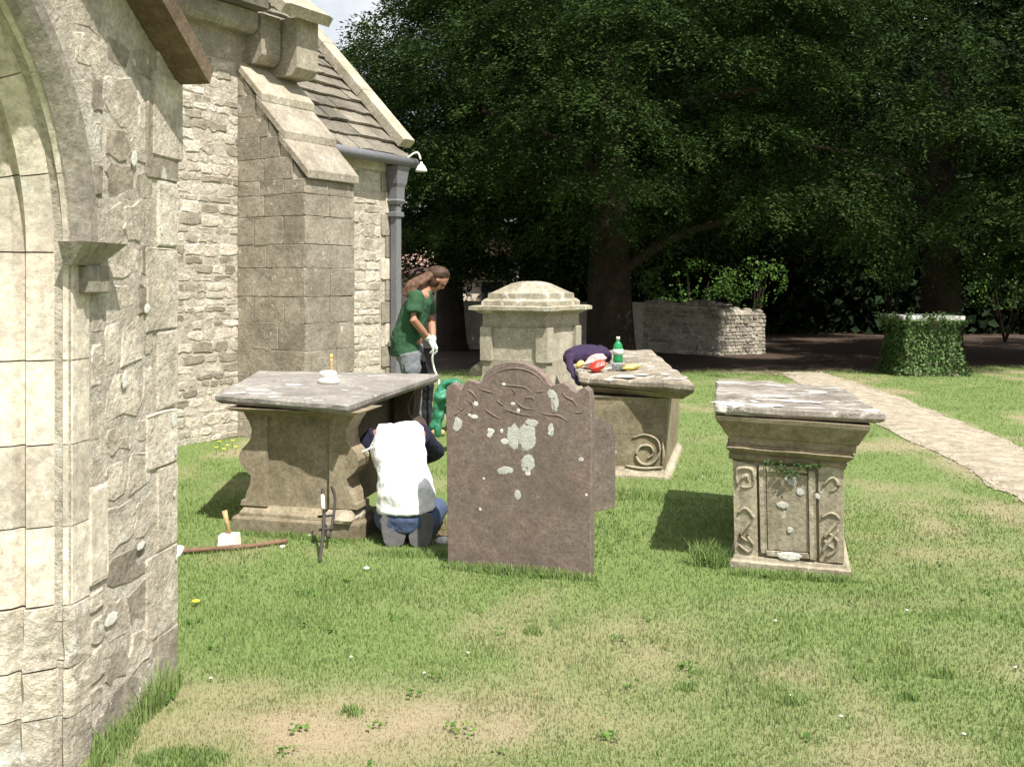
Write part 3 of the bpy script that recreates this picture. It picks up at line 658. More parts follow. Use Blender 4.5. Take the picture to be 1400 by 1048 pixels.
loft('body', rq_(.02, wR-.02, .03, Lr-.04, .03), dz(rq_(-.0, wR-.02, .03, Lr-.04, .60), 0, -.035), [(0, 0), (1, 0)], MT['tomb'], tr_, 4, .003, 0, 12)
for a0, a1 in ((0.005, .135), (wR-.135, wR-.005)):
    loft('corner_pilaster', rq_(a0, a1, .012, .1, .05), dz(rq_(a0-.01, a1-.01, .012, .1, .60), 0, -.03), [(0, 0), (1, 0)], MT['tomb_carved'], tr_, 4, .006, 0, 13)
fpn = loft('front_panel', rq_(.19, wR-.19, .015, .06, .10), dz(rq_(.18, wR-.2, .015, .06, .56), 0, -.03), [(0, 0), (1, 0)], MT['tomb_carved'], tr_, 4, .002, 0, 14)
for a0, a1, z0, z1 in ((.15, .185, .08, .58), (wR-.185, wR-.15, .06, .56), (.186, wR-.186, .065, .095), (.186, wR-.2, .545, .58)):
    loft('panel_frame', rq_(a0, a1, .002, .05, z0), rq_(a0-.01, a1-.01, .002, .05, z1), [(0, -.003), (.05, 0), (.95, 0), (1, -.003)], MT['tomb_carved'], tr_, 3, .003, 0, 15)
# carved foliage on the pilasters: proud scrolls
def scroll(pts, r, mat, par, frame, depth=0.004):
    P3 = spline([frame(a, z) for a, z in pts], 4); v_, f_ = tube(P3, [r*(.6+.5*math.sin(math.pi*i/(len(P3)-1))) for i in range(len(P3))], 6); return pm('carved_scroll', v_, f_, mat, par, True)
frm = lambda a, z: TR(a-.015*z, .008, z)
for ps in ([(.03, .30), (.07, .33), (.11, .28), (.07, .22), (.04, .17), (.09, .14)], [(.03, .12), (.08, .08), (.11, .12), (.08, .17), (.10, .22)], [(.03, .46), (.03, .55), (.11, .55), (.11, .46), (.05, .45)], [(.05, .49), (.08, .52), (.09, .48)],
           [(wR-.12, .30), (wR-.07, .33), (wR-.03, .30), (wR-.07, .24), (wR-.11, .18), (wR-.06, .13)], [(wR-.1, .08), (wR-.05, .12), (wR-.04, .18), (wR-.09, .22)], [(wR-.12, .1), (wR-.09, .16), (wR-.03, .24)], [(wR-.11, .48), (wR-.06, .53), (wR-.03, .48), (wR-.07, .45)]):
    scroll(ps, .010, MT['tomb_carved'], tr_, frm)
# two-step cornice
loft('lower_cornice', dz(rq_(-.03, wR+.0, .01, Lr, .60), .0, -.035), dz(rq_(-.02, wR+.03, -.02, Lr, .70), .0, -.03), [(0, -.02), (.1, -.005), (.35, -.002), (.45, -.015), (.6, .005), (.8, .02), (.85, .0), (1, .0)], MT['tomb'], tr_, 8, .008, 0, 17)
loft('upper_cornice', dz(rq_(-.03, wR+.06, -.02, Lr+.02, .70), 0, -.03), dz(rq_(-.05, wR+.08, -.03, Lr+.04, .86), -.0, -.03), [(0, -.01), (.25, -.01), (.3, .0), (.6, .02), (.85, .042), (1, .045)], MT['tomb'], tr_, 6, .003, 0, 18)
sr = [P(976, 567, 5.66), P(1210, 580, 5.45), Vector((2.24, 6.98, .825)), Vector((1.47, 7.35, .85))]
sr[0].z = .862; sr[1].z = .842
loft('ledger_slab', sr, [p+Z*.058 for p in sr], [(0, -.03), (.2, -.01), (.4, 0), (.85, 0), (1, -.012)], MT['slab_r'], tr_, 14, .011, .001, 19)
def onq(q_, a, b): return q_[0].lerp(q_[1], a).lerp(q_[3].lerp(q_[2], a), b)
for i, (a, b, ru, rv) in enumerate([(.10, .05, .10, .05), (.30, .03, .10, .03), (.18, .14, .09, .025), (.93, .04, .05, .03), (.55, .22, .12, .025), (.38, .36, .13, .02), (.75, .62, .06, .03)]):
    blob('lichen_patch', onq(sr, a, b+.025)+Z*.0585, (1, -.45, 0), (.45, 1, 0), ru, rv*1.9, MT['lichen_w_crust'], tr_, .002, seed=i+20, jag=.5)
blob('lichen_patch', TR(.30, -.006, .075), uR, Z, .065, .022, MT['lichen_w_crust'], tr_, .006, seed=40, jag=.3)
for i, (a, z, r) in enumerate([(.32, .5, .03), (.36, .44, .02), (.45, .42, .02), (.27, .36, .025), (.31, .22, .018)]):
    blob('lichen_patch', TR(a, .011, z), uR, Z, r, r*.8, MT['lichen_crust'], tr_, .002, seed=50+i, jag=.5)
# ------------------------------------------------------------------ middle table tomb with the lunch things
tm = thing('table_tomb', 'tan table tomb behind the headstone with bottle, packets and jacket on its slab', 'tomb', (1.0, 9, 0))
br = GP(909, 655); uM = Vector((.95, -.22, 0)).normalized(); vM = Vector((-uM.y, uM.x, 0)); wM = .62
def TM(a, b, z=0): return br+uM*(a-wM)+vM*b+Z*z
def mq(a0, a1, b0, b1, z): return [TM(a0, b0, z), TM(a1, b0, z), TM(a1, b1, z), TM(a0, b1, z)]
loft('base_moulding', mq(-.03, wM+.05, -.05, 1.6, -.04), mq(-.03, wM+.02, -.03, 1.6, .09), [(0, 0), (.5, 0), (.7, -.02), (1, -.03)], MT['tomb_carved'], tm, 6, .008, 0, 31)
loft('body', mq(0, wM, 0, 1.5, .07), mq(-.01, wM+.03, -.03, 1.5, .66), [(0, 0), (.48, 0), (.50, -.0), (.95, .0), (1, .01)], MT['tomb'], tm, 6, .004, 0, 32)
frm2 = lambda a, z: TM(a, -.012-.03*(z-.07), z)
scroll([(.36, .33), (.46, .36), (.56, .32), (.58, .22), (.52, .13), (.44, .12), (.39, .18), (.42, .26), (.50, .27), (.53, .21), (.48, .17)], .011, MT['tomb_carved'], tm, frm2)
scroll([(.60, .12), (.61, .2), (.60, .34)], .010, MT['tomb_carved'], tm, frm2); scroll([(.3, .10), (.45, .085), (.6, .10)], .012, MT['tomb_carved'], tm, frm2)
blob('lichen_patch', TM(.17, -.018, .22), uM, Z, .06, .10, MT['lichen_crust'], tm, .004, seed=61)
sm = [P(793, 528, 8.47), P(950, 540, 8.0), P(892, 490, 10.0), P(772, 490, 10.1)]
loft('cornice', [p+Z*-.05+(Vector((1.0, 9, 0))-Vector((p.x, p.y, 0)))*.16 for p in sm], [p+Z*-.002+(Vector((1.0, 9, 0))-Vector((p.x, p.y, 0)))*.07 for p in sm], [(0, 0), (.4, .0), (1, .01)], MT['tomb'], tm, 4)
loft('ledger_slab', sm, [p+Z*.085 for p in sm], [(0, -.05), (.2, -.02), (.45, 0), (.85, 0), (1, -.02)], MT['slab_m'], tm, 12, .014, .002, 33)
for i, (a, b, ru, rv) in enumerate([(.42, .05, .10, .07), (.8, .08, .06, .05), (.93, .10, .06, .06), (.86, .2, .05, .05), (.6, .14, .05, .03)]):
    blob('lichen_patch', onq(sm, a, b+.03)+Z*.0862, (1, -.3, 0), (.3, 1, 0), ru, rv*2.2, MT['lichen_crust'], tm, .003, seed=i+70, jag=.45)

# ------------------------------------------------------------------ pedestal tomb
pt_ = thing('pedestal_tomb', 'tall grey pedestal tomb with stepped cornice and lichened pyramid cap', 'tomb', (.25, 10.4, 0))
pc = Vector((.20, 10.55, 0)); up1 = Vector((.87, -.49, 0)).normalized(); up2 = Vector((-up1.y, up1.x, 0))
def pq(hw, hd, z): return [pc+up1*a*hw*.87+up2*b*hd*.87+Z*z for a, b in ((-1, -1), (1, -1), (1, 1), (-1, 1))]
loft('plinth', pq(.5, .5, -.03), pq(.5, .5, .2), [(0, .12), (.7, .12), (.8, .08), (1, .06)], MT['ped'], pt_, 4, .004)
loft('base', pq(.42, .42, .2), pq(.42, .42, .82), [(0, .14), (.1, .13), (.3, .07), (.5, .03), (.75, .005), (.9, .0), (1, .0)], MT['ped'], pt_, 6, .003, smooth=False)
loft('shaft', pq(.40, .40, .82), pq(.40, .40, 1.15), [(0, 0), (1, 0)], MT['ped'], pt_, 4, .002)
for a, b in ((-1, -1), (1, -1), (1, 1)):
    cc = pc+up1*a*.32+up2*b*.32
    box('corner_pilaster', cc+Z*.80, .13, .13, .345, MT['ped'], pt_, u=(up1.x, up1.y), bev=.004)
loft('frieze', pq(.42, .42, 1.147), pq(.42, .42, 1.27), [(0, .0), (.15, .012), (.2, .0), (1, .0)], MT['ped'], pt_, 4, .002)
loft('cornice', pq(.42, .42, 1.27), pq(.42, .42, 1.36), [(0, 0), (.2, .03), (.45, .075), (.5, .105), (.9, .105), (1, .07)], MT['pedcap'], pt_, 8, .005)
loft('upper_step', pq(.43, .43, 1.36), pq(.43, .43, 1.43), [(0, 0), (.6, 0), (1, -.03)], MT['pedcap'], pt_, 6, .004)
loft('cap', pq(.39, .39, 1.43), pq(.39, .39, 1.60), [(0, -.01), (.3, -.015), (.38, -.05), (.9, -.19), (1, -.24)], MT['pedcap'], pt_, 8, .007, .004)
# side scroll (volute) on the left
sv_ = []
for s_ in (0, .12):
    pp = [(-.43, 1.02), (-.50, 1.03), (-.53, .98), (-.50, .93), (-.47, .86), (-.50, .78), (-.62, .70), (-.66, .62), (-.43, .62)]
    sv_ += [pc+up1*a-up2*(.18-s_)+Z*z for a, z in pp]
m_ = 9; pm('side_scroll', sv_, [tuple(range(m_)), tuple(range(2*m_-1, m_-1, -1))]+[(i, (i+1) % m_, (i+1) % m_+m_, i+m_) for i in range(m_)], MT['pedcap'], pt_)

# ------------------------------------------------------------------ headstones
def headstone(name, label, L, Rr, zb, outline, thick, mat, lean=0.):
    t_ = thing(name, label, 'headstone', ((L.x+Rr.x)/2, (L.y+Rr.y)/2, 0)); u = (Rr-L); u.z = 0; W_ = u.length; u.normalize(); nn = Vector((u.y, -u.x, 0))
    vs = []; N = len(outline)
    def pt(a, z, d): return L+u*a+Z*z-nn*d+nn*(-lean*z)
    for d, ins in ((0.006, 0), (0, .006), (thick, .006), (thick-.006, 0)):
        cx = sum(a for a, _ in outline)/N; cz = sum(z for _, z in outline)/N
        for a, z in outline:
            f = 1-ins/.6; vs.append(pt(cx+(a-cx)*f, cz+(z-cz)*f, d))
    # order: front inset (1), front edge (0), back edge (3), back inset (2)
    order = [1, 0, 3, 2]; fs = [tuple(order[0]*N+i for i in range(N))[::-1], tuple(order[3]*N+i for i in range(N))]
    for a, b in zip(order[:-1], order[1:]):
        for i in range(N): j = (i+1) % N; fs.append((a*N+i, a*N+j, b*N+j, b*N+i))
    o = pm('stone_body', vs, fs, mat, t_)
    return t_, (lambda a, z, d=0: pt(a, z, d)), u, nn
hl = GP(613, 768); hr = GP(806, 786); hW = (hr-hl).length
def arcpts(c, r, a0, a1, n_): return [(c[0]+r[0]*math.cos(math.radians(a0+(a1-a0)*i/n_)), c[1]+r[1]*math.sin(math.radians(a0+(a1-a0)*i/n_))) for i in range(n_+1)]
k = hW/193.0   # metres per photo pixel along the face
def hp(px, py): # photo pixel -> face coords
    return ((px-613)*k, max(-.08, (777-py)*1.6/392.0))
ol = [hp(x, y) for x, y in [(612, 800), (611, 700), (610, 600), (609, 540), (611, 532), (618, 527), (624, 529), (627, 534), (631, 536), (634, 531), (636, 525), (641, 522), (648, 524), (656, 526), (660, 524), (662, 516), (668, 507), (678, 500), (692, 495.5), (706, 495), (720, 497), (735, 504), (746, 514), (751, 523), (756, 526), (766, 523), (773, 521), (779, 526), (784, 532), (790, 534), (794, 529), (800, 526), (806, 531), (808, 545), (808.5, 600), (808, 700), (807, 800)]]
hs, hpt, hu, hn = headstone('headstone', 'large reddish brown headstone with arched top, scroll shoulders and pale lichen spots', hl, hr, 0, ol, .085, MT['head'])
def hf(px, py, d=0): a, z = hp(px, py); return hpt(a, z, d)
carv = [[(658, 534), (668, 536), (679, 539)], [(680, 547), (686, 552), (691, 555)], [(663, 560), (675, 568), (687, 574)], [(704, 545), (712, 553), (722, 558), (738, 558)], [(738, 562), (752, 565), (766, 566), (780, 574)], [(680, 526), (695, 527), (713, 528), (722, 530), (730, 538)], [(722, 550), (722, 543), (730, 543), (731, 548)], [(735, 535), (745, 533)], [(626, 558), (632, 564), (636, 556), (634, 550)], [(622, 572), (628, 565)], [(700, 530), (706, 536), (703, 541)],
        [(768, 530), (775, 540), (785, 545), (790, 555)], [(755, 545), (760, 555), (757, 565)], [(785, 560), (795, 560), (800, 552)], [(690, 560), (700, 562), (715, 566), (735, 568)], [(640, 535), (648, 540), (655, 550)], [(640, 548), (648, 556), (645, 566), (636, 570)], [(664, 524), (680, 510), (700, 504), (720, 505), (738, 514), (748, 526)]]
for i, c_ in enumerate(carv):
    pts = spline([hf(x, y, .002) for x, y in c_], 5); n_ = len(pts)
    v_, f_ = tube(pts, [.0062*(.35+.65*math.sin(math.pi*(j+.5)/n_)) for j in range(n_)], 6); pm('carved_scroll', v_, f_, MT['head'], hs, True)
for i, (x, y, rx, ry, m_) in enumerate([(725, 592, 13, 17, 0), (723, 632, 9, 11, 0), (722, 641, 6, 5, 0), (704, 596, 8, 13, 0), (694, 643, 9, 6, 0), (673, 593, 5.5, 5.5, 1), (652, 554, 3, 3, 1), (692, 604, 5, 4, 1), (626, 584, 6, 8, 0), (755, 585, 4, 9, 0), (650, 572, 5, 2.5, 1), (643, 570, 2.5, 2, 1), (711, 561, 2.5, 2.5, 1), (724, 646, 4, 3, 1), (691, 526, 2.5, 2, 1), (688, 590, 2, 3, 1), (795, 623, 3.5, 3, 0), (728, 577, 8, 6, 0), (703, 552, 3, 2, 1), (663, 657, 1.7, 1.7, 1), (710, 676, 4, 6, 0), (753, 590, 2, 2, 1), (802, 670, 1.6, 1.6, 1), (760, 548, 5, 12, 0), (658, 700, 2, 2, 1), (757, 538, 6, 8, 0)]):
    blob('lichen_patch', hf(x, y), hu, Z, rx*k, ry*k, MT['lichen_crust'] if m_ == 0 else MT['lichen_w_crust'], hs, .0022, seed=i+100, jag=.5 if rx > 5 else .2)
# small headstone behind it
h2l = GP(790, 704); h2r = GP(838, 692)
h2o = [(0, -.05), (0, .6), (.02, .64), (.12, .68), (.2, .66), (.27, .63), (.31, .60), (.33, .55), (.335, .5), (.33, -.05)]
h2w = (h2r-h2l).length
headstone('headstone', 'small pitted brown headstone half hidden behind the large headstone', GP(778, 706), GP(842, 696), 0, [(a*((GP(842, 696)-GP(778, 706)).length)/.335, z) for a, z in h2o], .09, MT['head2'])

# ------------------------------------------------------------------ people
def finger_hand(wrist, dirv, palmn, sc=1., curl=.5, side=1):
    """closed pieces of a hand: palm, four unequal bent fingers and a thumb leaving the side of the palm"""
    d = Vector(dirv).normalized(); pn_ = Vector(palmn).normalized(); s_ = d.cross(pn_).normalized()*side; out = []
    pal = [wrist, wrist+d*.04*sc, wrist+d*.09*sc]; out.append(tube(pal, [(.026*sc, .016*sc), (.040*sc, .016*sc), (.040*sc, .013*sc)], 10, ref=pn_))
    for i, L in enumerate((.070, .080, .074, .058)):
        b = wrist+d*.085*sc+s_*(.029-.019*i)*sc; p1 = b+(d*math.cos(curl*.6)+pn_*math.sin(curl*.6))*L*.45*sc
        p2 = p1+(d*math.cos(curl*1.6)+pn_*math.sin(curl*1.6))*L*.32*sc; p3 = p2+(d*math.cos(curl*2.4)+pn_*math.sin(curl*2.4))*L*.24*sc
        out.append(tube([b, p1, p2, p3], [.0095*sc, .009*sc, .008*sc, .006*sc], 8))
    tb = wrist+d*.03*sc+s_*.03*sc; t1 = tb+(s_*.7+d*.6+pn_*.3).normalized()*.035*sc; t2 = t1+(s_*.2+d*.8+pn_*.5).normalized()*.03*sc
    out.append(tube([tb, t1, t2], [.012*sc, .0105*sc, .008*sc], 8)); return out
# standing worker
mY = 10.5; mx = lambda px, py, dy=0: P(px, py, mY+dy)
man = thing('person', 'stooping worker in green t-shirt and grey trousers with long hair and pale gloves', 'person', (mx(572, 598).x, mY, 0))
pel = mx(559, 476); che = mx(569, 428); nek = mx(583, 392); YV = Vector((0, 1, 0))
hipN = pel+Vector((0, -.10, -.04)); hipF = pel+Vector((.02, .10, -.04))
shN = mx(568, 405, -.19); shF = mx(580, 405, .19)
elN = mx(565, 437, -.26); haN = mx(587, 464, -.12); elF = mx(590, 440, .20); haF = mx(592, 466, .03)
knN = mx(566, 532, -.12); anN = mx(566, 588, -.12); knF = mx(584, 530, .12); anF = mx(583, 588, .12)
headc = mx(600, 380)
def HV(v_):
    ca, sa = math.cos(.6), math.sin(.6); v_ = Vector(v_); return Vector((v_.x*ca+v_.z*sa, v_.y, -v_.x*sa+v_.z*ca))

fuse('body', [tube([pel-Z*.08, pel, che, nek.lerp(che, .25), nek], [(.13, .11), (.155, .12), (.165, .115), (.15, .085), (.06, .06)], 16, ref=YV.cross(Z)),
     tube([nek-Z*.03, headc-Vector((.04, 0, .05))], [.058, .052], 12),
     tube([shN+Vector((0, .06, 0)), shN, shN.lerp(elN, .5), elN, elN.lerp(haN, .5), haN], [.06, .056, .05, .042, .040, .027], 12),
     tube([shF-Vector((0, .06, 0)), shF, shF.lerp(elF, .5), elF, elF.lerp(haF, .5), haF], [.06, .056, .05, .042, .040, .027], 12),
     tube([hipN, knN, anN], [.09, .058, .042], 12), tube([hipF, knF, anF], [.09, .058, .042], 12),
     ball(headc+HV((.0, 0, .01)), (.10, .075, .10), 14, 10), ball(headc+HV((.025, 0, -.065)), (.06, .05, .055), 12, 8),
     ball(headc+HV((.088, 0, -.058)), (.020, .014, .020), 8, 6), ball(headc+HV((.035, 0, -.118)), (.028, .03, .022), 8, 6),
     ball(headc+HV((.062, 0, -.09)), (.010, .024, .010), 8, 6), ball(headc+HV((.088, 0, -.02)), (.014, .05, .012), 8, 6), ball(headc+HV((.0, -.077, -.015)), (.022, .01, .032), 8, 6), ball(headc+HV((.0, .077, -.015)), (.022, .01, .032), 8, 6)],
     MT['skin'], man, .009, 2)
for s_ in (-1, 1):
    v_, f_ = ball(headc+HV((.082, s_*.03, -.04)), (.009, .012, .009), 8, 6); pm('eye', v_, f_, MT['dark'], man, True)
fuse('t_shirt', [tube([pel+Vector((-.02, 0, -.07)), pel+Vector((-.03, 0, .08)), che+Vector((-.015, 0, 0)), che.lerp(nek, .55), nek-Vector((.01, 0, .02))], [(.19, .165), (.185, .16), (.195, .15), (.17, .12), (.085, .08)], 18, ref=YV.cross(Z)),
     tube([shN+Vector((0, .08, .0)), shN, shN.lerp(elN, .72)], [.08, .085, .082], 12), tube([shF-Vector((0, .08, .0)), shF, shF.lerp(elF, .72)], [.08, .085, .08], 12)], MT['green_shirt'], man, .012, 4, .008, 3)
fuse('trousers', [tube([pel+Z*.05, pel-Z*.06, pel-Z*.13], [(.155, .14), (.17, .15), (.15, .13)], 16, ref=YV.cross(Z)), tube([hipN-Z*.0, hipN.lerp(knN, .5), knN, knN.lerp(anN, .6), anN+Z*.01], [.115, .105, .088, .08, .085], 14),
     ], MT['grey_trousers'], man, .012, 4, .010, 6)
fuse('shaded_trouser_leg', [tube([hipF-Z*.0, hipF.lerp(knF, .5), knF, knF.lerp(anF, .6), anF+Z*.01], [.112, .10, .085, .08, .082], 14)], MT['black_or_shaded_cloth'], man, .012, 4, .010, 7)  # far leg of the grey trousers, its shade put into the near-black colour
pm('trouser_stripe', *tube(spline([pel+Vector((-.06, -.15, .0)), hipN.lerp(knN, .5)+Vector((-.05, -.098, 0)), knN+Vector((-.04, -.082, 0)), anN+Vector((-.03, -.08, .03))]), .007, 6), MT['black_or_shaded_cloth'], man, True)
fuse('hair', [ball(headc+Vector((-.004, 0, .04)), (.122, .092, .09), 14, 10), ball(headc+Vector((-.05, 0, -.01)), (.085, .088, .11), 12, 8), ball(headc+Vector((.07, 0, .04)), (.05, .07, .05), 10, 6)], MT['hair'], man, .012, 2, .012, 9)
fuse('ponytail', [tube(spline([headc+Vector((-.05, -.04, .03)), headc+Vector((-.14, -.07+.015*q_, .0+.012*q_)), headc+Vector((-.22-.006*q_, -.12+.02*q_, -.05+.02*q_)), headc+Vector((-.29-.012*q_, -.14+.01*q_, -.12+.022*q_)), headc+Vector((-.31-.018*q_, -.13, -.21+.028*(q_*q_ % 3)))], 4), [.040-.0018*i for i in range(17)], 8) for q_ in (-2, -1, 0, 1, 2)], MT['ponytail'], man, .010, 1, .020, 12)
for hv, el in ((haN, elN), (haF, elF)):
    dd = (Vector((.35, .1, -.75))).normalized()
    fuse('glove', [tube([hv-(hv-el).normalized()*.05, hv], [.038, .034], 10)]+finger_hand(hv-dd*.01, dd, Vector((-.7, .1, -.35)), 1.12, .75), MT['glove'], man, .006, 1)
for a in (anN, anF):
    fuse('boot', [tube([Vector((a.x-.03, a.y, .10)), Vector((a.x-.01, a.y, .045))], [.05, .05], 12), tube([Vector((a.x-.06, a.y, .045)), Vector((a.x+.04, a.y, .05)), Vector((a.x+.13, a.y, .04)), Vector((a.x+.19, a.y, .032))], [(.04, .045), (.045, .05), (.046, .038), (.03, .028)], 12)], MT['wood'], man, .01, 2)
sc_ = haF+Vector((.04, -.02, -.06))
tag(tubeo('strand', spline([haN+Vector((.05, .0, -.05)), mx(591, 490, -.1), mx(594, 505, -.08), mx(601, 528, -.2), Vector((mx(604, 560).x, mY-.3, .12))]), .011, MT['glove'], None, 8), 'pale cord hanging from the gloved hands of the standing worker', 'strand')  # thin pale tube along a curved pale line beside the legs
# kneeling worker
kn = thing('person', 'kneeling worker in white shirt seen from behind, leaning in under the grey slab', 'person', (-.66, 6.4, 0))
kY = 6.28
hipc = P(556, 702, kY); hipc.y = 6.32
mid = P(552, 650, 6.36); chs = P(543, 606, 6.55); shc = P(541, 592, 6.62)
sL = P(517, 597, 6.60); sR = P(571, 595, 6.62)
hL = hipc+Vector((-.095, 0, -.03)); hR = hipc+Vector((.095, 0, -.03))
kL = Vector((hL.x-.08, 6.82, .09)); kR = Vector((hR.x+.05, 6.82, .09)); aL = Vector((hL.x-.0, 6.34, .08)); aR = Vector((hR.x+.02, 6.34, .08))
eL = P(488, 620, 6.62); gL = Vector((-1.02, 6.95, .40)); eR = Vector((sR.x+.10, 6.95, .45)); gR = Vector((-.72, 7.25, .30)); khead = shc+Vector((-.03, .20, -.06))
fuse('body', [tube([hipc-Z*.05, hipc, mid, chs, shc+Vector((0, .02, 0))], [(.15, .13), (.16, .13), (.145, .11), (.165, .11), (.12, .07)], 16, ref=YV),
    tube([shc, khead], [.06, .055], 12), ball(khead+Vector((0, .06, -.03)), (.077, .105, .10), 14, 10), ball(khead+Vector((0, .17, -.04)), (.014, .02, .016), 8, 6), ball(khead+Vector((.075, .06, -.03)), (.01, .025, .03), 8, 6), ball(khead+Vector((-.075, .06, -.03)), (.01, .025, .03), 8, 6),
    tube([sL+Vector((.06, 0, 0)), sL, eL, gL], [.06, .055, .042, .028], 12), tube([sR-Vector((.06, 0, 0)), sR, eR, gR], [.06, .055, .042, .028], 12),
    tube([hL, kL], [.09, .06], 12), tube([kL, aL], [.058, .045], 12), tube([hR, kR], [.09, .06], 12), tube([kR, aR], [.058, .045], 12)]+finger_hand(gL-Vector((-.005, .01, 0)), Vector((-.2, .9, -.2)), Vector((0, 0, -1)), 1, .7)+finger_hand(gR, Vector((-.1, .9, -.2)), Vector((0, 0, -1)), 1, .7), MT['skin'], kn, .009, 2)
fuse('hair', [ball(khead+Vector((0, .045, -.015)), (.088, .112, .108), 14, 10)], MT['hair'], kn, .012, 2, .01, 3)
fuse('white_shirt', [tube([P(556, 698, 6.30), P(555, 672, 6.30), P(550, 640, 6.37), P(544, 612, 6.50), P(542, 596, 6.60), P(541, 589, 6.64)], [(.178, .15), (.182, .15), (.158, .13), (.18, .12), (.185, .10), (.16, .06)], 20, ref=YV),
    tube([sL+Vector((.09, 0, 0)), sL+Vector((-.005, 0, 0))], [.09, .082], 12), tube([sR-Vector((.09, 0, 0)), sR-Vector((-.005, 0, 0))], [.09, .082], 12)], MT['white_shirt'], kn, .011, 2, .011, 5)
fuse('sleeve', [tube([sL+Vector((.0, .01, 0)), sL.lerp(eL, .5), eL, eL.lerp(gL, .8)], [.088, .072, .058, .045], 12)], MT['navy'], kn, .011, 2, .007, 5)
fuse('sleeve', [tube([sR+Vector((.0, .01, 0)), sR.lerp(eR, .5), eR, eR.lerp(gR, .8)], [.088, .072, .058, .045], 12)], MT['navy'], kn, .011, 2, .007, 8)
pm('sleeve_stripe', *tube(spline([P(509, 611, 6.46), P(499, 616, 6.47), P(488, 621, 6.49), P(477, 628, 6.50)]), [(.007, .007)]*19, 8), MT['white_shirt'], kn, True)
fuse('jeans', [tube([hipc+Z*.045+Vector((0, .0, 0)), hipc-Z*.02, hipc-Z*.10], [(.165, .145), (.182, .16), (.15, .14)], 18, ref=YV),
    ball(hL+Vector((.01, -.02, -.02)), (.10, .12, .09)), ball(hR+Vector((-.01, -.02, -.02)), (.10, .12, .09)),
    tube([hL, kL], [.11, .075], 12), tube([kL, aL], [.075, .065], 12), tube([hR, kR], [.11, .075], 12), tube([kR, aR], [.075, .065], 12)], MT['jeans'], kn, .011, 3, .006, 9)
pm('belt', *tube([hipc+Z*.045, hipc+Z*.02], [(.172, .152), (.176, .156)], 20, ref=YV), MT['black_or_shaded_cloth'], kn, True)
for a, s_ in ((aL, -1), (aR, 1)):   # shoes with toes down, soles to the camera
    c_ = Vector((a.x+.015*s_*-1, 6.20, .10)); M3 = None
    ups = fuse('shoe', [tube([c_+Vector((0, .07, -.085)), c_+Vector((0, .05, -.03)), c_+Vector((-.01*s_, .05, .045)), c_+Vector((-.02*s_, .06, .10))], [(.045, .045), (.056, .05), (.05, .05), (.04, .045)], 14, ref=YV)], MT['black_or_shaded_cloth'], kn, .009, 2)
    so_ = []
    out2 = [(0, -.115), (.035, -.105), (.056, -.06), (.055, -.0), (.045, .05), (.04, .085), (.02, .11), (-.02, .11), (-.04, .085), (-.042, .05), (-.05, 0), (-.052, -.06), (-.035, -.105)]
    ang = -.28*s_; rot = lambda x, z: (x*math.cos(ang)-z*math.sin(ang), x*math.sin(ang)+z*math.cos(ang))
    vs = [];
    for d in (0, .022):
        for x, z in out2: x2, z2 = rot(x*1.25, z*.95); vs.append(c_+Vector((x2, d-.012-.15*z2*0, z2+.0)))
    n_ = len(out2); pm('sole', vs, [tuple(range(n_)), tuple(range(2*n_-1, n_-1, -1))]+[(i, (i+1) % n_, (i+1) % n_+n_, i+n_) for i in range(n_)], MT['sole'], kn)

# ------------------------------------------------------------------ tools and small things
ml = thing('mallet', 'white headed mallet with pale wooden handle standing on the grass', 'mallet', GP(313, 750))
g0 = GP(313, 750)
loft('mallet_head', quad((g0.x-.06, g0.y-.04), (1, -.05), .12, .09, -.005), quad((g0.x-.052, g0.y-.036), (1, -.05), .104, .08, .092), [(0, -.004), (.05, 0), (.95, 0), (1, -.005)], MT['white'], ml, 3, .001)
tubeo('handle', [g0+Vector((.0, 0, .09)), g0+Vector((-.012, .0, .16)), g0+Vector((-.03, .01, .228))], [.014, .013, .017], MT['wood'], ml, 10)
st = thing('long_handled_tool', 'brown wooden shaft with a pale stone-like head lying on the grass beside the mallet', 'tool', GP(300, 757))
tubeo('shaft', spline([GP(246, 758)+Z*.02, GP(290, 757)+Z*.03, GP(340, 752)+Z*.025, GP(392, 744)+Z*.022], 5), [.015+.002*math.sin(i) for i in range(16)], MT['stick'], st, 8)
fuse('tool_head', [tube([GP(236, 767)+Z*.01, GP(244, 758)+Z*.03, GP(252, 757)+Z*.03], [.02, .032, .018], 10)], MT['lichen_w'], st, .006, 2, .006)
ir = thing('iron_bar', 'pair of thin black iron bars propped against the base of the grey slab tomb', 'crowbar', GP(438, 768))
tubeo('bar', spline([GP(437, 768), P(441, 735, 6.0), P(443, 700, 6.15), P(441, 668, 6.25)]), .010, MT['iron'], ir, 8)
tubeo('bar', spline([P(450, 735, 6.1), P(456, 705, 6.2), P(458, 680, 6.25), P(453, 664, 6.27)]), .009, MT['iron'], ir, 8)
tubeo('crossbar', [P(434, 706, 6.18), P(458, 704, 6.2)], .008, MT['iron'], ir, 8); tubeo('crossbar', [P(436, 724, 6.1), P(455, 722, 6.13)], .009, MT['iron'], ir, 8)
pm('label_strip', *tube([P(442, 695, 6.12), P(441, 677, 6.2)], [(.012, .013)]*2, 8), MT['white'], ir, True)
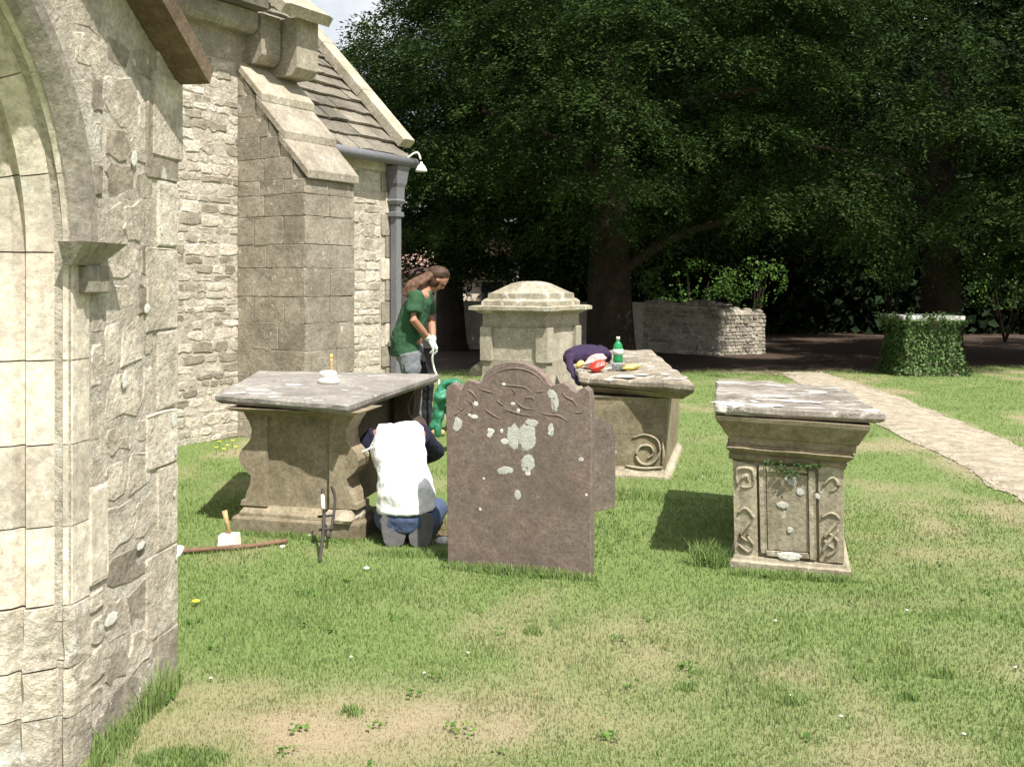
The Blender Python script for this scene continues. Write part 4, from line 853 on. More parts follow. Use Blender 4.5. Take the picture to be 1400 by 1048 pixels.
# white pot on the slab, upright wooden brush
c_ = P(450, 533, 7.35); c_.z = .862
pot = thing('stacked_bowls', 'two white plaster lumps stacked on the grey slab of the open tomb', 'bowl', c_)
lathe('bowl', c_, [(.055, 0), (.075, .015), (.078, .035), (.055, .055), (.04, .06)], MT['white'], pot); lathe('bowl', c_+Vector((-.01, .01, .056)), [(.048, 0), (.062, .01), (.064, .03), (.05, .042), (.02, .045)], MT['white'], pot)
bpz = P(453, 512, 8.0); bpz.z = .86
bru = thing('hand_tool', 'yellow wooden handled tool standing upright on the back of the grey slab', 'tool', bpz)
lathe('handle', bpz, [(.012, 0), (.014, .03), (.011, .06), (.015, .12), (.013, .14)], MT['wood'], bru, 10); lathe('ferrule', bpz+Z*.14, [(.012, 0), (.012, .03), (.008, .035)], MT['yellow'], bru, 10)
# lunch things on the middle tomb
def on_m(px, Y): p = P(px, 0, Y); a = (Y-8.2)/1.8; p.z = .845-.075*(p.x-.5)*.6+.0*a; return p
def slabz(x, y):
    best = None
    for a in np.linspace(0, 1, 21):
        for b in np.linspace(0, 1, 21):
            q_ = onq(sm, a, b); d = (q_.x-x)**2+(q_.y-y)**2
            if best is None or d < best[0]: best = (d, q_.z)
    return best[1]+.088
def pos(px, Y): x = (px-700)/F*Y; return Vector((x, Y, slabz(x, Y)))
b0 = pos(845, 9.15); bo = thing('bottle', 'green plastic drink bottle with white cap standing on the spotted slab', 'bottle', b0)
lathe('bottle_body', b0, [(.03, 0), (.042, .008), (.044, .03), (.041, .06), (.044, .09), (.044, .13), (.04, .155), (.028, .18), (.014, .198), (.013, .212)], MT['bottle'], bo)
lathe('bottle_cap', b0+Z*.21, [(.017, 0), (.017, .022), (.015, .025)], MT['white'], bo, 14); lathe('bottle_label', b0+Z*.075, [(.0455, 0), (.0455, .05)], MT['glove'], bo, 20)
c0 = pos(846, 8.78); cu_ = thing('plastic_tub', 'clear plastic tub in front of the green bottle', 'tub', c0)
lathe('tub_body', c0, [(.05, 0), (.06, .01), (.075, .05), (.078, .052), (.07, .05), (.055, .012)], MT['clear'], cu_); 
j0 = pos(802, 9.35)
jk = [ball(j0+Vector((.0, 0, .04)), (.21, .20, .10)), ball(j0+Vector((-.10, -.05, .03)), (.12, .15, .09)), ball(j0+Vector((.12, .0, .05)), (.12, .14, .08)), tube(spline([j0+Vector((-.17, -.15, .05)), j0+Vector((-.17, -.30, -.03)), j0+Vector((-.13, -.48, -.12)), j0+Vector((-.10, -.62, -.16))]), [.05, .048, .045, .04, .04, .035, .035, .03, .03, .03, .028, .025, .025, .02, .02, .02, .02, .02, .02], 10)]
tag(fuse('jacket', jk, MT['purple'], None, .014, 3, .018, 4), 'dark purple fleece jacket heaped on the left end of the spotted slab', 'jacket')
def packet(name, c_, sx, sy, sz, mat, label, cat, rz=0, seed=0):
    rr = random.Random(seed); vs = []; fs = []; n_ = 7
    for side in (1, -1):
        for i in range(n_):
            for j in range(n_):
                u_ = i/(n_-1)*2-1; v_ = j/(n_-1)*2-1; h = side*sz*.5*math.sqrt(max(0, (1-u_*u_)*(1-v_*v_)))+rr.uniform(-.004, .004)
                x = u_*sx*.5; y = v_*sy*.5; vs.append(c_+Vector((x*math.cos(rz)-y*math.sin(rz), x*math.sin(rz)+y*math.cos(rz), h+sz*.42+u_*sz*.2)))
    for s_ in (0, 1):
        for i in range(n_-1):
            for j in range(n_-1): a = s_*n_*n_+i*n_+j; fs.append((a, a+1, a+n_+1, a+n_))
    return tag(pm(name, vs, fs, mat), label, cat)
packet('snack_packet', pos(817, 8.72), .13, .12, .10, MT['red'], 'crumpled red snack packet on the spotted slab', 'packet', .3, 1)
packet('snack_packet', pos(814, 8.92), .19, .14, .13, MT['pink'], 'pale pink and white packet behind the red one', 'packet', -.2, 2)
packet('sandwich_wrapper', pos(862, 8.78), .17, .10, .05, MT['yellow'], 'yellow wrapper lying right of the clear tub', 'wrapper', .2, 3)
packet('bread_roll', pos(793, 8.95), .07, .07, .06, MT['yellow'], 'small yellow roll left of the red packet', 'bread', .4, 4)
# green plastic sheet
gY = 9.6; tp = []
for pth, r in (([(594, 575), (601, 535), (612, 523), (626, 524), (632, 536), (633, 552)], .065), ([(598, 545), (612, 540), (628, 548), (634, 570)], .09), ([(598, 596), (602, 570), (606, 552), (615, 560), (612, 585)], .05), ([(590, 585), (600, 560), (612, 545), (620, 575), (628, 600)], .055)):
    pts = spline([P(x, min(y, 612), gY) for x, y in pth], 5); tp.append(tube(pts, [(r*(1+.25*math.sin(i*.6)), r*.6) for i in range(len(pts))], 10))
tag(fuse('plastic_sack', tp, MT['tarp'], None, .011, 2, .014, 14), 'crumpled bright green plastic sack at the feet of the standing worker', 'sack')
# dug soil by the kneeling worker, stones
for i, (px, py, r, lb) in enumerate([(606, 742, .05, 'white stone fragment right of the kneeling worker, beside the headstone'), (386, 750, .025, 'pale stone chip on the grass in front of the grey slab tomb'), (501, 779, .02, 'tiny white scrap on the grass below the kneeling worker'), (424, 735, .022, 'small stone chip against the base of the open tomb')]):
    g = GP(px, py); tag(fuse('stone_chip', [ball(g+Z*.012, (r, r*.7, r*.5), 8, 6)], MT['lichen_w'], None, .007, 1, .006, i), lb, 'stone')
n_ = 500; a = R.rand(n_)*6.28; r = np.sqrt(R.rand(n_)); cx = -.22+r*np.cos(a)*.32; cy = 6.75+r*np.sin(a)*.55; sz = R.uniform(.008, .03, n_)
Vp = (oct_[None]*R.uniform(.6, 1.3, (n_, 5, 1))*sz[:, None, None]*np.array([1, 1, .6])+np.stack([cx, cy, gz(cx, cy)+.005], 1)[:, None])
tag(npmesh('loose_soil', Vp.reshape(-1, 3), (fo[None]+np.arange(n_)[:, None, None]*5), 3, MT['soil']), 'crumbs of dug brown soil behind the headstone', 'soil', kind='stuff')

# ------------------------------------------------------------------ far wall, outbuilding, ivy tomb
bw = thing('boundary_wall', 'low churchyard wall of rubble with one sunlit end under the yews', 'wall', (2, 23, 0))
e0 = P(985, 488, 22.0); e0.z = 0; e1 = P(1046, 482, 22.6); e1.z = 0; l0 = Vector((-14, 27.5, 0))
def wseg(a, b, z0a, z0b, th, parent, seed):
    u = (b-a).normalized(); nn = Vector((u.y, -u.x, 0)); L = (b-a).length
    o = loft('wall_core', [a, b, b-nn*th, a-nn*th], [a+Z*z0a, b+Z*z0b, b-nn*th+Z*z0b, a-nn*th+Z*z0a], [(0, 0), (1, 0)], MT['mortar'], parent, 6, .01, .03, seed)
    return u, nn, L
k0 = P(880, 480, 23.4); k0.z = 0
u1, n1, L1 = wseg(e0, e1, 1.02, .90, .5, bw, 1)
masonry('stone', e0, u1, n1, 0, L1, 0, .9, (.06, .11), (.09, .2), MT['wallfar'], bw, proud=(.01, .04), joint=.014, jag=.25, seed=3)
u2, n2, L2 = wseg(k0, e0-u1*.0-n1*.01, 1.12, 1.03, .5, bw, 2)
masonry('stone', k0, u2, n2, 0, L2, 0, 1.02, (.06, .15), (.10, .3), MT['wallfar'], bw, proud=(.005, .04), joint=.014, jag=.38, seed=4)
u3, n3, L3 = wseg(l0, k0, 1.15, 1.12, .5, bw, 3)
# coping rubble on top
for i in range(12):
    t = i/11; p = k0.lerp(e0, t)-n2*.22+Z*(1.10); vs_ = ball(p, (.14, .2, .08+.05*math.sin(i)), 8, 5); pm('coping_stone', *vs_, MT['wallfar'], bw)
for i in range(5):
    t = i/4; p = e0.lerp(e1, t)-n1*.25+Z*(1.03-.10*t); vs_ = ball(p, (.13, .24, .07), 8, 5); pm('coping_stone', *vs_, MT['wallfar'], bw)
hs_ = thing('outbuilding', 'low cream rendered outbuilding with pinkish tiled roof seen beyond the yew', 'building', (-2, 31, 0))
hx0 = P(480, 0, 30).x; hx1 = P(700, 0, 30).x
box('wall', Vector(((hx0+hx1)/2, 32, 0)), hx1-hx0, 3.6, 1.9, MT['cream_wall'], hs_, bev=.01)
box('window', Vector((P(672, 0, 30).x, 30.17, .95)), .6, .12, .65, MT['dark'], hs_, bev=.01)
rfo = pm('roof', [(hx0-.2, 29.9, 1.80), (hx1+.2, 29.9, 1.80), (hx1+.2, 32, 3.4), (hx0-.2, 32, 3.4), (hx0-.2, 34.1, 1.8), (hx1+.2, 34.1, 1.8)], [(0, 1, 2, 3), (3, 2, 5, 4), (0, 3, 4), (1, 5, 2), (0, 4, 5, 1)], MT['rooftile'], hs_)
vt = []; ft = []
for r_ in range(9):
    for c_i in range(26):
        x0 = hx0-.2+c_i*.19; z0 = 1.8+r_*.18; y0 = 29.9+r_*.236; b = len(vt)
        vt += [(x0, y0-.01, z0+.03), (x0+.18, y0-.01, z0+.03), (x0+.18, y0+.25, z0+.2), (x0, y0+.25, z0+.2)]; vt += [(x, y, z_+.03) for x, y, z_ in vt[-4:]]
        ft += [(b+4, b+5, b+6, b+7), (b, b+1, b+5, b+4), (b, b+4, b+7, b+3), (b+1, b+2, b+6, b+5)]
tag(pm('roof_tile', vt, ft, MT['rooftile'], rfo), kind='stuff')
iv = thing('ivy_tomb', 'chest tomb smothered in ivy with white slab edge, on the grass at far right', 'tomb', GP(1275, 514))
ivc = GP(1276, 514)+Vector((0, .5, 0)); iq = lambda hw, hd, z: [ivc+Vector((a*hw, b*hd, z)) for a, b in ((-1, -1), (1, -1), (1, 1), (-1, 1))]
loft('body', iq(.42, .45, -.02), iq(.42, .45, .93), [(0, .04), (.1, 0), (1, 0)], MT['tomb'], iv)
loft('ledger_slab', iq(.52, .55, .93), iq(.52, .55, 1.02), [(0, -.02), (.3, 0), (1, 0)], MT['lichen_w'], iv, 8, .01)
def leafcards(P0, Nrm, size, rs, asp=.8, fold=.25):
    """one folded leaf (4 verts, 2 tris) per point, roughly facing Nrm"""
    n_ = len(P0); rv = rs.normal(size=(n_, 3)); T = np.cross(Nrm, rv); T /= np.linalg.norm(T, axis=1)[:, None]+1e-9
    B = np.cross(Nrm, T); s_ = size[:, None]
    v0 = P0-T*s_*.5; v1 = P0+B*s_*asp*.5+Nrm*s_*fold; v2 = P0+T*s_*.5; v3 = P0-B*s_*asp*.5+Nrm*s_*fold
    V_ = np.stack([v0, v1, v2, v3], 1).reshape(-1, 3); b = np.arange(n_)[:, None]*4
    return V_, np.concatenate([b+[0, 2, 1], b+[0, 3, 2]], 1).reshape(-1, 3)
rs = np.random.RandomState(5); n_ = 9000
face = rs.randint(0, 4, n_); a = rs.uniform(-1, 1, n_); z = rs.rand(n_)**.9*1.04; hw = .47-.08*np.clip(z-.1, 0, 1)+.05*fbm(a*4, z*6, 3)+np.where(z > .88, .10, 0)+np.where(z < .12, .08, 0)
Pn = np.zeros((n_, 3)); Nm = np.zeros((n_, 3))
for f_, (ax, sg) in enumerate(((1, -1), (0, -1), (0, 1), (1, 1))):
    m_ = face == f_; o_ = 1-ax; Pn[m_, ax] = sg*hw[m_]*1.04; Pn[m_, o_] = a[m_]*hw[m_]; Nm[m_, ax] = sg
keep = ~((z > .93) & (vn(a*5, face*3.1, 9) > .45)); Pn[:, 2] = z; Nm += rs.normal(scale=.5, size=(n_, 3)); Nm[:, 2] += .4; Nm /= np.linalg.norm(Nm, axis=1)[:, None]
Pn += rs.normal(scale=.025, size=(n_, 3)); Pn += np.array(ivc)[None]; Pn = Pn[keep]; Nm = Nm[keep]
V_, F_ = leafcards(Pn, Nm, rs.uniform(.035, .065, len(Pn)), rs); tag(npmesh('ivy_leaf', V_, F_, 3, MT['ivy'], iv), kind='stuff')

# ------------------------------------------------------------------ trees
def crown(name, c, rad, nb, per, mat, parent, seed, zmin=1.8, lf=.10, shell=.55, low=None, spray=.5, carve=None):
    rs = np.random.RandomState(seed); c = np.array(c); rad = np.array(rad)
    # boughs: overlapping drooping clumps near the shell of the crown, branchlets on each clump
    ncl = max(40, nb//85); cd_ = rs.normal(size=(ncl*2, 3)); cd_[:, 1] -= .35*(rs.rand(ncl*2) < .7); cd_ /= np.linalg.norm(cd_, axis=1)[:, None]
    cr = (.62+.38*rs.rand(len(cd_))**.5)*(.8+.35*fbm(np.arctan2(cd_[:, 1], cd_[:, 0])*2.4+seed, cd_[:, 2]*3+seed, seed)); cc = c+cd_*cr[:, None]*rad
    cc = cc[cc[:, 2] > zmin+.35+.9*(fbm(cc[:, 0]*.8, cc[:, 1]*.8, seed+2)-.5)*2][:ncl]; cs = rs.uniform(.45, 1.0, len(cc))*min(rad[0], 4)*.26
    k0_ = rs.randint(0, len(cc), nb); d = rs.normal(size=(nb, 3)); d[:, 2] = np.abs(d[:, 2])*.9-.12; d /= np.linalg.norm(d, axis=1)[:, None]
    p = cc[k0_]+d*(cs[k0_]*(.72+.28*rs.rand(nb)**.5))[:, None]*np.array([1.2, 1.2, .62]); outw = (cc-c)/rad; outw /= np.linalg.norm(outw, axis=1)[:, None]+1e-9
    nf = nb//6; fd = rs.normal(size=(nf, 3)); fd /= np.linalg.norm(fd, axis=1)[:, None]; fp = c+fd*rad*(.45+.3*rs.rand(nf))[:, None]
    d = np.concatenate([d+outw[k0_]*.6, fd]); p = np.concatenate([p, fp]); d /= np.linalg.norm(d, axis=1)[:, None]
    keep = p[:, 2] > zmin-.5
    if carve is not None: keep &= carve(p)
    keep &= p[:, 0]+.5*(fbm(p[:, 2]*1.5, p[:, 1]*1.5, 61)-.5)*2 > np.interp(p[:, 2]-.25*(p[:, 1]-20), [5.2, 6.3, 7.3, 9], [-9, -3.3, -2.0, -1.2])*p[:, 1]/20
    p = p[keep]; d = d[keep]; n_ = len(p)
    bd = d*np.array([1, 1, .35])+rs.normal(scale=.28, size=(n_, 3)); bd[:, 2] -= .30; bd /= np.linalg.norm(bd, axis=1)[:, None]
    L = rs.uniform(.6, 1.2, n_)*spray
    t = (np.arange(per)/per)[None, :, None]
    side = np.cross(bd, np.array([0, 0, 1.0])); side /= np.linalg.norm(side, axis=1)[:, None]+1e-9
    Q = p[:, None]+bd[:, None]*t*L[:, None, None]; Q[:, :, 2] -= (t[:, :, 0]**2)*L[:, None]*.35
    sgn = np.where(np.arange(per) % 2 == 0, 1, -1)[None, :, None]
    wdt = (1-t)*.22*L[:, None, None]*rs.uniform(.2, 1.1, (n_, per, 1)); Q = Q+side[:, None]*sgn*wdt; Q += rs.normal(scale=.03, size=Q.shape)
    ld = bd[:, None]*.6+side[:, None]*sgn*.8+rs.normal(scale=.25, size=Q.shape); ld[:, :, 2] -= .2
    Q = Q.reshape(-1, 3); ld = ld.reshape(-1, 3); ld /= np.linalg.norm(ld, axis=1)[:, None]
    nr = rs.normal(scale=.55, size=Q.shape); nr[:, 2] += .9; B = np.cross(ld, nr); B /= np.linalg.norm(B, axis=1)[:, None]+1e-9
    s_ = (lf*rs.uniform(.6, 1.3, len(Q)))[:, None]
    V_ = np.stack([Q, Q+ld*s_*.5+B*s_*.19, Q+ld*s_, Q+ld*s_*.5-B*s_*.19], 1).reshape(-1, 3); b = np.arange(len(Q))[:, None]*4
    return npmesh(name, V_, b+np.arange(4)[None], 4, mat, parent)
def trunk(parent, base, h, r, seed, limbs=7, reach=3.):
    rr = random.Random(seed); b = Vector(base)
    pts = spline([b-Z*.2, b+Z*h*.3+Vector((rr.uniform(-.1, .1), rr.uniform(-.1, .1), 0)), b+Z*h*.7, b+Z*h], 4); n_ = len(pts)
    v_, f_ = tube(pts, [r*(1.25-.9*i/n_)*(1.25 if i == 0 else 1) for i in range(n_)], 14); pm('trunk', v_, f_, MT['bark'], parent, True)
    for i in range(limbs):
        a = i*6.283/limbs+rr.uniform(-.3, .3); z0 = h*(.28+.5*i/limbs); s_ = b+Z*z0; e = s_+Vector((math.cos(a)*reach, math.sin(a)*reach, rr.uniform(.4, 2)))
        pts = spline([s_, s_.lerp(e, .4)+Z*.3, e], 5); v_, f_ = tube(pts, [r*.34*(1-.8*j/len(pts)) for j in range(len(pts))], 8); pm('limb', v_, f_, MT['bark'], parent, True)
GAPS = [((5.2, 22.2, .4), 1.0), ((4.6, 25, 1.9), 1.0), ((6.4, 25.4, 2.0), 1.0), ((13., 27, 2.), .9), ((9.6, 26, 2.6), .7), ((-1.2, 30, 1.3), .7)]
def sungap(p):
    """openings cut into the crowns along sun rays, to light set spots below"""
    k_ = np.ones(len(p), bool); s_ = np.array(SUN)
    for q_, r_ in GAPS:
        v_ = p-np.array(q_); t_ = v_@s_; d_ = np.linalg.norm(v_-t_[:, None]*s_, axis=1); k_ &= ~((d_ < r_*(.7+.6*fbm(p[:, 0]*2, p[:, 2]*2, 6))) & (t_ > .3))
    return k_
def tree(label, base, c, rad, nb, per, mat, seed, h=6., r=.5, **kw):
    t_ = thing('yew_tree', label, 'tree', base, 'dark yew trees behind the tombs'); trunk(t_, base, h, r, seed, reach=rad[0]*.6)
    crown('crown', c, rad, nb, per, mat, t_, seed, carve=sungap, **kw); return t_
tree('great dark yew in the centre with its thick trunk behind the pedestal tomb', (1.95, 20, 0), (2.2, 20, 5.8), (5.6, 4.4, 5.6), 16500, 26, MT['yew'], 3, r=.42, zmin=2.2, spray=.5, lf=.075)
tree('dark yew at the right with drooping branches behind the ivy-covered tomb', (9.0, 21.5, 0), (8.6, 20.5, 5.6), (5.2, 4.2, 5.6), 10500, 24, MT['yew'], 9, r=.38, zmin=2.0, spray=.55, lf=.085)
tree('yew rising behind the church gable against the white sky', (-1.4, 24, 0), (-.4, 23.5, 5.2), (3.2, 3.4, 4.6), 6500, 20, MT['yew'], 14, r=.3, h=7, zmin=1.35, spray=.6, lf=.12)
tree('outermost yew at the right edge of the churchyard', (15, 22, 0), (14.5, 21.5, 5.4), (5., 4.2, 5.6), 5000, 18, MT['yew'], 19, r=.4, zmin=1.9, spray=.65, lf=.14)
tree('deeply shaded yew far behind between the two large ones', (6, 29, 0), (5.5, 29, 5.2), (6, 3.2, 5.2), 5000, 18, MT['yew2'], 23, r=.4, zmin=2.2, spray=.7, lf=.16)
# far shaded wood closing the view
rs = np.random.RandomState(77); n_ = 105000
x = rs.uniform(-2, 26, n_); y = 33+rs.rand(n_)*4+1.5*fbm(x*.4, x*0, 2); z = rs.rand(n_)*15
y[:n_//4] -= 3.; z[:n_//4] *= .6 
k_ = ~((x < .3) & (z < 4.)); x = x[k_]; y = y[k_]; z = z[k_]
Nm = rs.normal(size=(len(x), 3)); Nm[:, 1] -= 1; Nm /= np.linalg.norm(Nm, axis=1)[:, None]
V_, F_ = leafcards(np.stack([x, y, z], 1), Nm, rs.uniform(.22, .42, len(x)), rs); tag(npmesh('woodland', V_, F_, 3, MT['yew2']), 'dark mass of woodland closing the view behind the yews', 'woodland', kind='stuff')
def shrub(label, c, rad, n_, seed, mat=MT['shrub'], sz=.07):
    rs = np.random.RandomState(seed); d = rs.normal(size=(n_, 3)); d /= np.linalg.norm(d, axis=1)[:, None]
    r = (.5+.5*rs.rand(n_)**.5)*(.7+.5*fbm(d[:, 0]*3+seed, d[:, 2]*3+d[:, 1], seed)); p = np.array(c)+d*r[:, None]*np.array(rad); k_ = (p[:, 2] > .05) & (fbm(p[:, 0]*2.6+seed, p[:, 2]*3.2+p[:, 1], seed+3) > .48)
    p = p[k_]; Nm = d[k_]+rs.normal(scale=.6, size=p.shape); Nm /= np.linalg.norm(Nm, axis=1)[:, None]
    t_ = thing('shrub', label, 'shrub', (c[0], c[1], 0), 'sunlit shrubs under the yews')
    V_, F_ = leafcards(p, Nm, rs.uniform(.6, 1.4, len(p))*sz, rs); npmesh('foliage', V_, F_, 3, mat, t_)
    v_ = []
    for i in range(4):
        v_.append(tube([Vector((c[0], c[1], 0)), Vector(c)+Vector((rs.uniform(-.5, .5)*rad[0], rs.uniform(-.3, .3), rs.uniform(.0, .5)*rad[2]))], [.03, .012], 6))
    pm('stem', *merge(*v_), MT['bark'], t_)
shrub('bright green shrub just left of the peak of the sunlit boundary wall', (4.4, 25.2, 1.5), (1.3, .7, .75), 1900, 1)
shrub('bright green shrub rising above the right end of the boundary wall', (6.0, 25.6, 1.7), (1.0, .7, .8), 1700, 2)
shrub('sunlit shrub at the far right edge behind the ivy tomb', (13.0, 27, 1.6), (1.1, .8, .8), 1200, 4)
shrub('small glossy shrub with sun-flecked leaves left of the ivy tomb', (9.6, 26, 2.2), (.7, .6, 1.0), 1500, 5)

# ------------------------------------------------------------------ grass
polys = [[tuple(p[:2]) for p in tq(-.02, Wt+.02, 0, .34, 0)], [tuple(p[:2]) for p in tq(0, Wt, .0, Lt, 0)], [tuple(p[:2]) for p in rq_(-.01, wR+.02, -.02, Lr, 0)], [tuple(p[:2]) for p in mq(-.03, wM+.05, -.05, 1.6, 0)],
         [tuple(p[:2]) for p in pq(.6, .6, 0)], [(-9, 2), (OA.x, OA.y), (OB.x, OB.y), (-9, 4.2)], [(-1.5, 2), (OA.x, OA.y), (OA.x-.5, OA.y), (-3, 2)], [tuple(WP(-9, 0, 0)[:2]), tuple(WP(0, 0, 0)[:2]), tuple((WP(0, 0, 0)-Nn*8)[:2]), tuple((WP(-9, 0, 0)-Nn*8)[:2])], [tuple(p[:2]) for p in bq(0, BP)],
         [tuple(hl[:2]), tuple(hr[:2]), tuple((hr-hn*.085)[:2]), tuple((hl-hn*.085)[:2])]]
def inpoly(x, y, poly):
    c_ = np.zeros(len(x), bool); n_ = len(poly); j = n_-1
    for i in range(n_):
        xi, yi = poly[i]; xj, yj = poly[j]
        if yi != yj: c_ ^= ((yi > y) != (yj > y)) & (x < (xj-xi)*(y-yi)/(yj-yi)+xi)
        j = i
    return c_
def grass(name, x, y, h, wd, rs, seg3, label, wear=None, lean=.5):
    n_ = len(x); z = gz(x, y); a = rs.rand(n_)*6.283; la = rs.rand(n_)*6.283; ln = h*lean*rs.rand(n_)*1.2
    dx = np.cos(a)*wd*.5; dy = np.sin(a)*wd*.5; lx = np.cos(la)*ln; ly = np.sin(la)*ln
    wv = wear_np(x, y) if wear is None else wear; wv = np.clip(wv*1.0+rs.normal(scale=.16, size=n_), 0, 1); rn_ = np.clip(rs.rand(n_)*.6+.5*(fbm(x*2.2, y*2.2, 60)), 0, 1)
    if seg3:
        V_ = np.stack([np.stack([x-dx, y-dy, z-.004], 1), np.stack([x+dx, y+dy, z-.004], 1), np.stack([x+dx*.75+lx*.35, y+dy*.75+ly*.35, z+h*.6], 1), np.stack([x-dx*.75+lx*.35, y-dy*.75+ly*.35, z+h*.6], 1), np.stack([x+lx, y+ly, z+h*.95], 1)], 1).reshape(-1, 3)
        b = np.arange(n_)[:, None]*5; F_ = np.concatenate([b+[0, 1, 2], b+[0, 2, 3], b+[3, 2, 4]], 1).reshape(-1, 3); m_ = 5
    else:
        V_ = np.stack([np.stack([x-dx, y-dy, z-.004], 1), np.stack([x+dx, y+dy, z-.004], 1), np.stack([x+lx, y+ly, z+h], 1)], 1).reshape(-1, 3); F_ = np.arange(n_*3).reshape(-1, 3); m_ = 3
    att = np.repeat(np.stack([wv, rn_, wv*0, wv*0+1], 1), m_, 0)
    return npmesh(name, V_, F_, 3, MT['blade'], None, att)
rs = np.random.RandomState(99)
n_ = 430000; y = 2.6*(19.5/2.6)**rs.rand(n_); x = rs.uniform(-.68, .68, n_)*y
ok = np.ones(n_, bool)
for p_ in polys: ok &= ~inpoly(x, y, p_)
l_, r_ = path_x(y); e_ = .16*(fbm(y*5, x*0, 4)-.5)+.05*rs.normal(size=n_); ok &= ~((x > l_+e_+.0) & (x < r_+e_-.0) & (y > 4.5) & (y < 18)); ok &= rs.rand(n_) > shade_bare(x, y)*.97
wv = wear_np(x, y); ok &= rs.rand(n_) > wv*.45
x = x[ok]; y = y[ok]; wv = wv[ok]
tuft = fbm(x*3.1, y*3.1, 70); h = (.009+.013*rs.rand(len(x))+.028*np.clip(tuft-.55, 0, 1)*2.)*(1-.5*wv)*(1+.015*y)
near = y < 7.5; wd = .0022+.00068*y
tag(grass('lawn', x[near], y[near], h[near], wd[near], rs, True, ''), 'mown churchyard grass with worn straw patches in the foreground', 'grass', kind='stuff')
tag(grass('lawn', x[~near], y[~near], h[~near], wd[~near], rs, False, ''), 'mown churchyard grass further back between the tombs', 'grass', kind='stuff')
def tuft_(label, cx, cy, rx, ry, n_, hh, seed, ang=0, lean=.5):
    rs = np.random.RandomState(seed); a = rs.rand(n_)*6.283; r = rs.rand(n_)**.5; x = r*np.cos(a)*rx; y = r*np.sin(a)*ry; X = cx+x*math.cos(ang)-y*math.sin(ang); Y_ = cy+x*math.sin(ang)+y*math.cos(ang)
    tag(grass('grass_tuft', X, Y_, hh*rs.uniform(.4, 1.1, n_)*(1.1-.5*r), np.full(n_, .006), rs, True, '', wear=np.full(n_, .02), lean=lean), label, 'grass', 'long grass tufts', kind='stuff')
tuft_('long grass growing at the foot of the porch wall', -1.33, 3.84, .03, .22, 260, .19, 1, -.1)
tuft_('grass clump at the bottom left by the porch plinth', -1.36, 3.5, .06, .16, 260, .12, 2)
tuft_('dark clover-like clump at the bottom left', -1.1, 3.42, .16, .07, 700, .05, 3)
hm = (hl+hr)/2; ha = math.atan2(hu.y, hu.x)
tuft_('unmown grass along the foot of the large headstone', hm.x, hm.y-.07, .46, .05, 1500, .075, 4, ha)
tuft_('tall bright tuft at the left corner of the leaning tomb', fl.x-.12, fl.y+.05, .14, .12, 420, .17, 5, 0, .9)
tuft_('unmown grass along the foot of the leaning tomb', (fl.x+fr.x)/2, (fl.y+fr.y)/2-.07, .36, .05, 700, .06, 6, math.atan2(uR.y, uR.x))
tuft_('unmown grass before the base of the open tomb', TL(.4, -.06).x, TL(.4, -.06).y, .46, .05, 900, .05, 7, math.atan2(uL.y, uL.x))
tuft_('weedy grass by the shoes of the kneeling worker', -.58, 6.02, .3, .06, 700, .06, 8)
tuft_('grass between the small headstone and the middle tomb', .85, 7.6, .3, .2, 700, .06, 9)
for i, (px, py) in enumerate([(730, 865), (480, 975), (1080, 960), (1240, 955), (1290, 925), (940, 940), (560, 690)]):
    g = GP(px, py); tuft_('small darker grass tuft standing up from the mown lawn', g.x, g.y, .05, .04, 90, .05, 20+i)
def flower(px, py, mat, label, cat, group, s=.012, z=.03):
    g = GP(px, py); g.z = float(gz(g.x, g.y)); t_ = thing('flower', label, cat, g, group); v_ = []
    for k in range(7):
        a = k*.9; v_.append(ball(g+Vector((math.cos(a)*s*.7, math.sin(a)*s*.7, z)), (s*.55, s*.55, s*.35), 6, 4))
    pm('flower_head', *merge(*v_), mat, t_); tubeo('stem', [g, g+Z*z], .0015, MT['shrub'], t_, 5)
for px, py in ((300, 613), (311, 618), (318, 611), (306, 623), (322, 620), (296, 621)): flower(px, py, MT['flower_y'], 'yellow flower in the grass clump at the foot of the church wall', 'flower', 'yellow flowers by the church wall', .014, .07)
flower(268, 831, MT['flower_y'], 'single orange-yellow flower alone on the lawn near the porch corner', 'flower', None, .016)
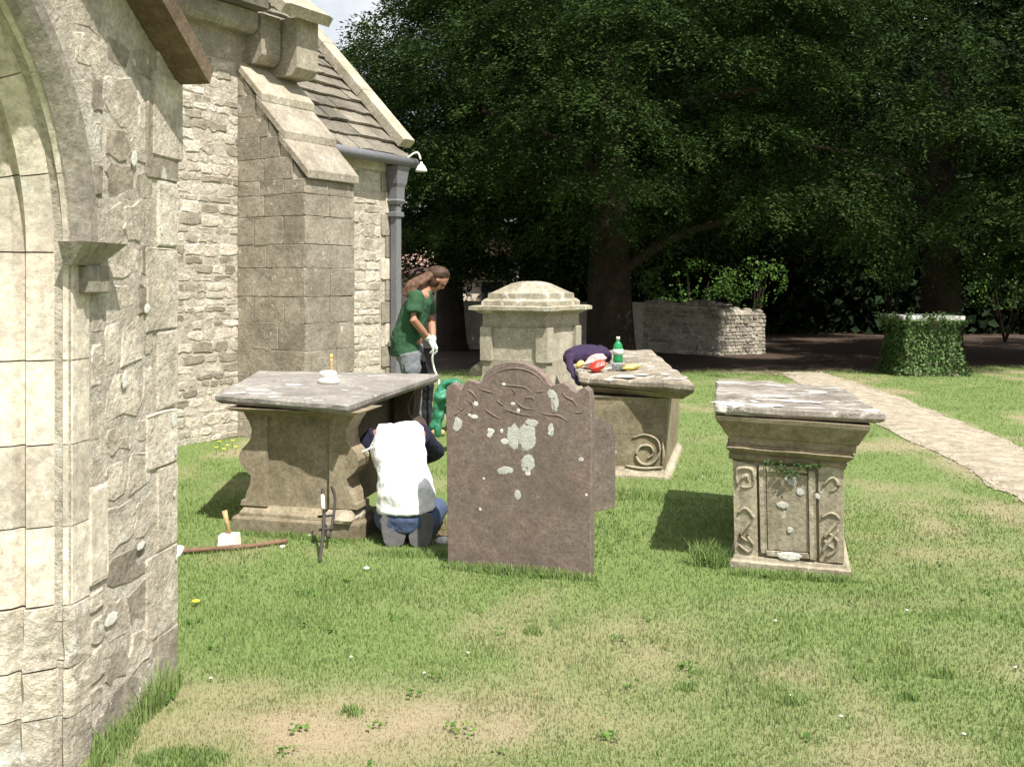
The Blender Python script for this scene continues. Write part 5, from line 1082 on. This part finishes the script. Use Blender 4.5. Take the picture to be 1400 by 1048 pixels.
for px, py in ((288, 934), (1080, 955), (580, 924), (480, 903), (1150, 985), (1318, 1010), (1388, 920), (1240, 840), (640, 895), (1060, 850), (930, 640), (960, 655)): flower(px, py, MT['flower_w'], 'tiny white daisy scattered on the mown lawn', 'daisy', 'daisies on the lawn', .0055, .02)
# low broad-leaved weeds in the lawn
rs = np.random.RandomState(31); nw = 80; wy = 3.3*(11/3.3)**rs.rand(nw); wx = rs.uniform(-.35, .6, nw)*wy; okw = np.ones(nw, bool)
for p_ in polys: okw &= ~inpoly(wx, wy, p_)
lw_, rw_ = path_x(wy); okw &= ~((wx > lw_-.1) & (wx < rw_+.1)); wx = wx[okw]; wy = wy[okw]; m_ = 9; nw = len(wx)
aa = rs.rand(nw, m_)*6.283; rr_ = rs.uniform(.008, .045, (nw, m_)); pp = np.stack([wx[:, None]+np.cos(aa)*rr_, wy[:, None]+np.sin(aa)*rr_, gz(wx, wy)[:, None]+rs.uniform(.012, .028, (nw, m_))], 2).reshape(-1, 3)
Nm = rs.normal(scale=.4, size=pp.shape); Nm[:, 2] += 1; Nm /= np.linalg.norm(Nm, axis=1)[:, None]
V_, F_ = leafcards(pp, Nm, rs.uniform(.012, .030, len(pp)), rs, .7, .12); tag(npmesh('clover', V_, F_, 3, MT['shrub']), 'small broad clover and weed leaves dotted through the lawn', 'weeds', kind='stuff')
# ivy sprigs under the cornice of the leaning tomb
rs = np.random.RandomState(8); n_ = 160; t = rs.rand(n_); pp = np.array([list(TR(.17+.3*a, -.01-.015*rs.rand(), .585+.03*rs.rand()-.09*rs.rand()*math.exp(-((a-.45)/.25)**2))) for a in t])
Nm = rs.normal(size=(n_, 3)); Nm[:, 1] -= 1.5; Nm /= np.linalg.norm(Nm, axis=1)[:, None]
V_, F_ = leafcards(pp, Nm, rs.uniform(.010, .022, n_), rs); tag(npmesh('ivy_leaf', V_, F_, 3, MT['ivy'], tr_), kind='stuff')
print('objects', len(bpy.data.objects), 'tris', sum(len(m.loops)-2*len(m.polygons) for m in bpy.data.meshes))
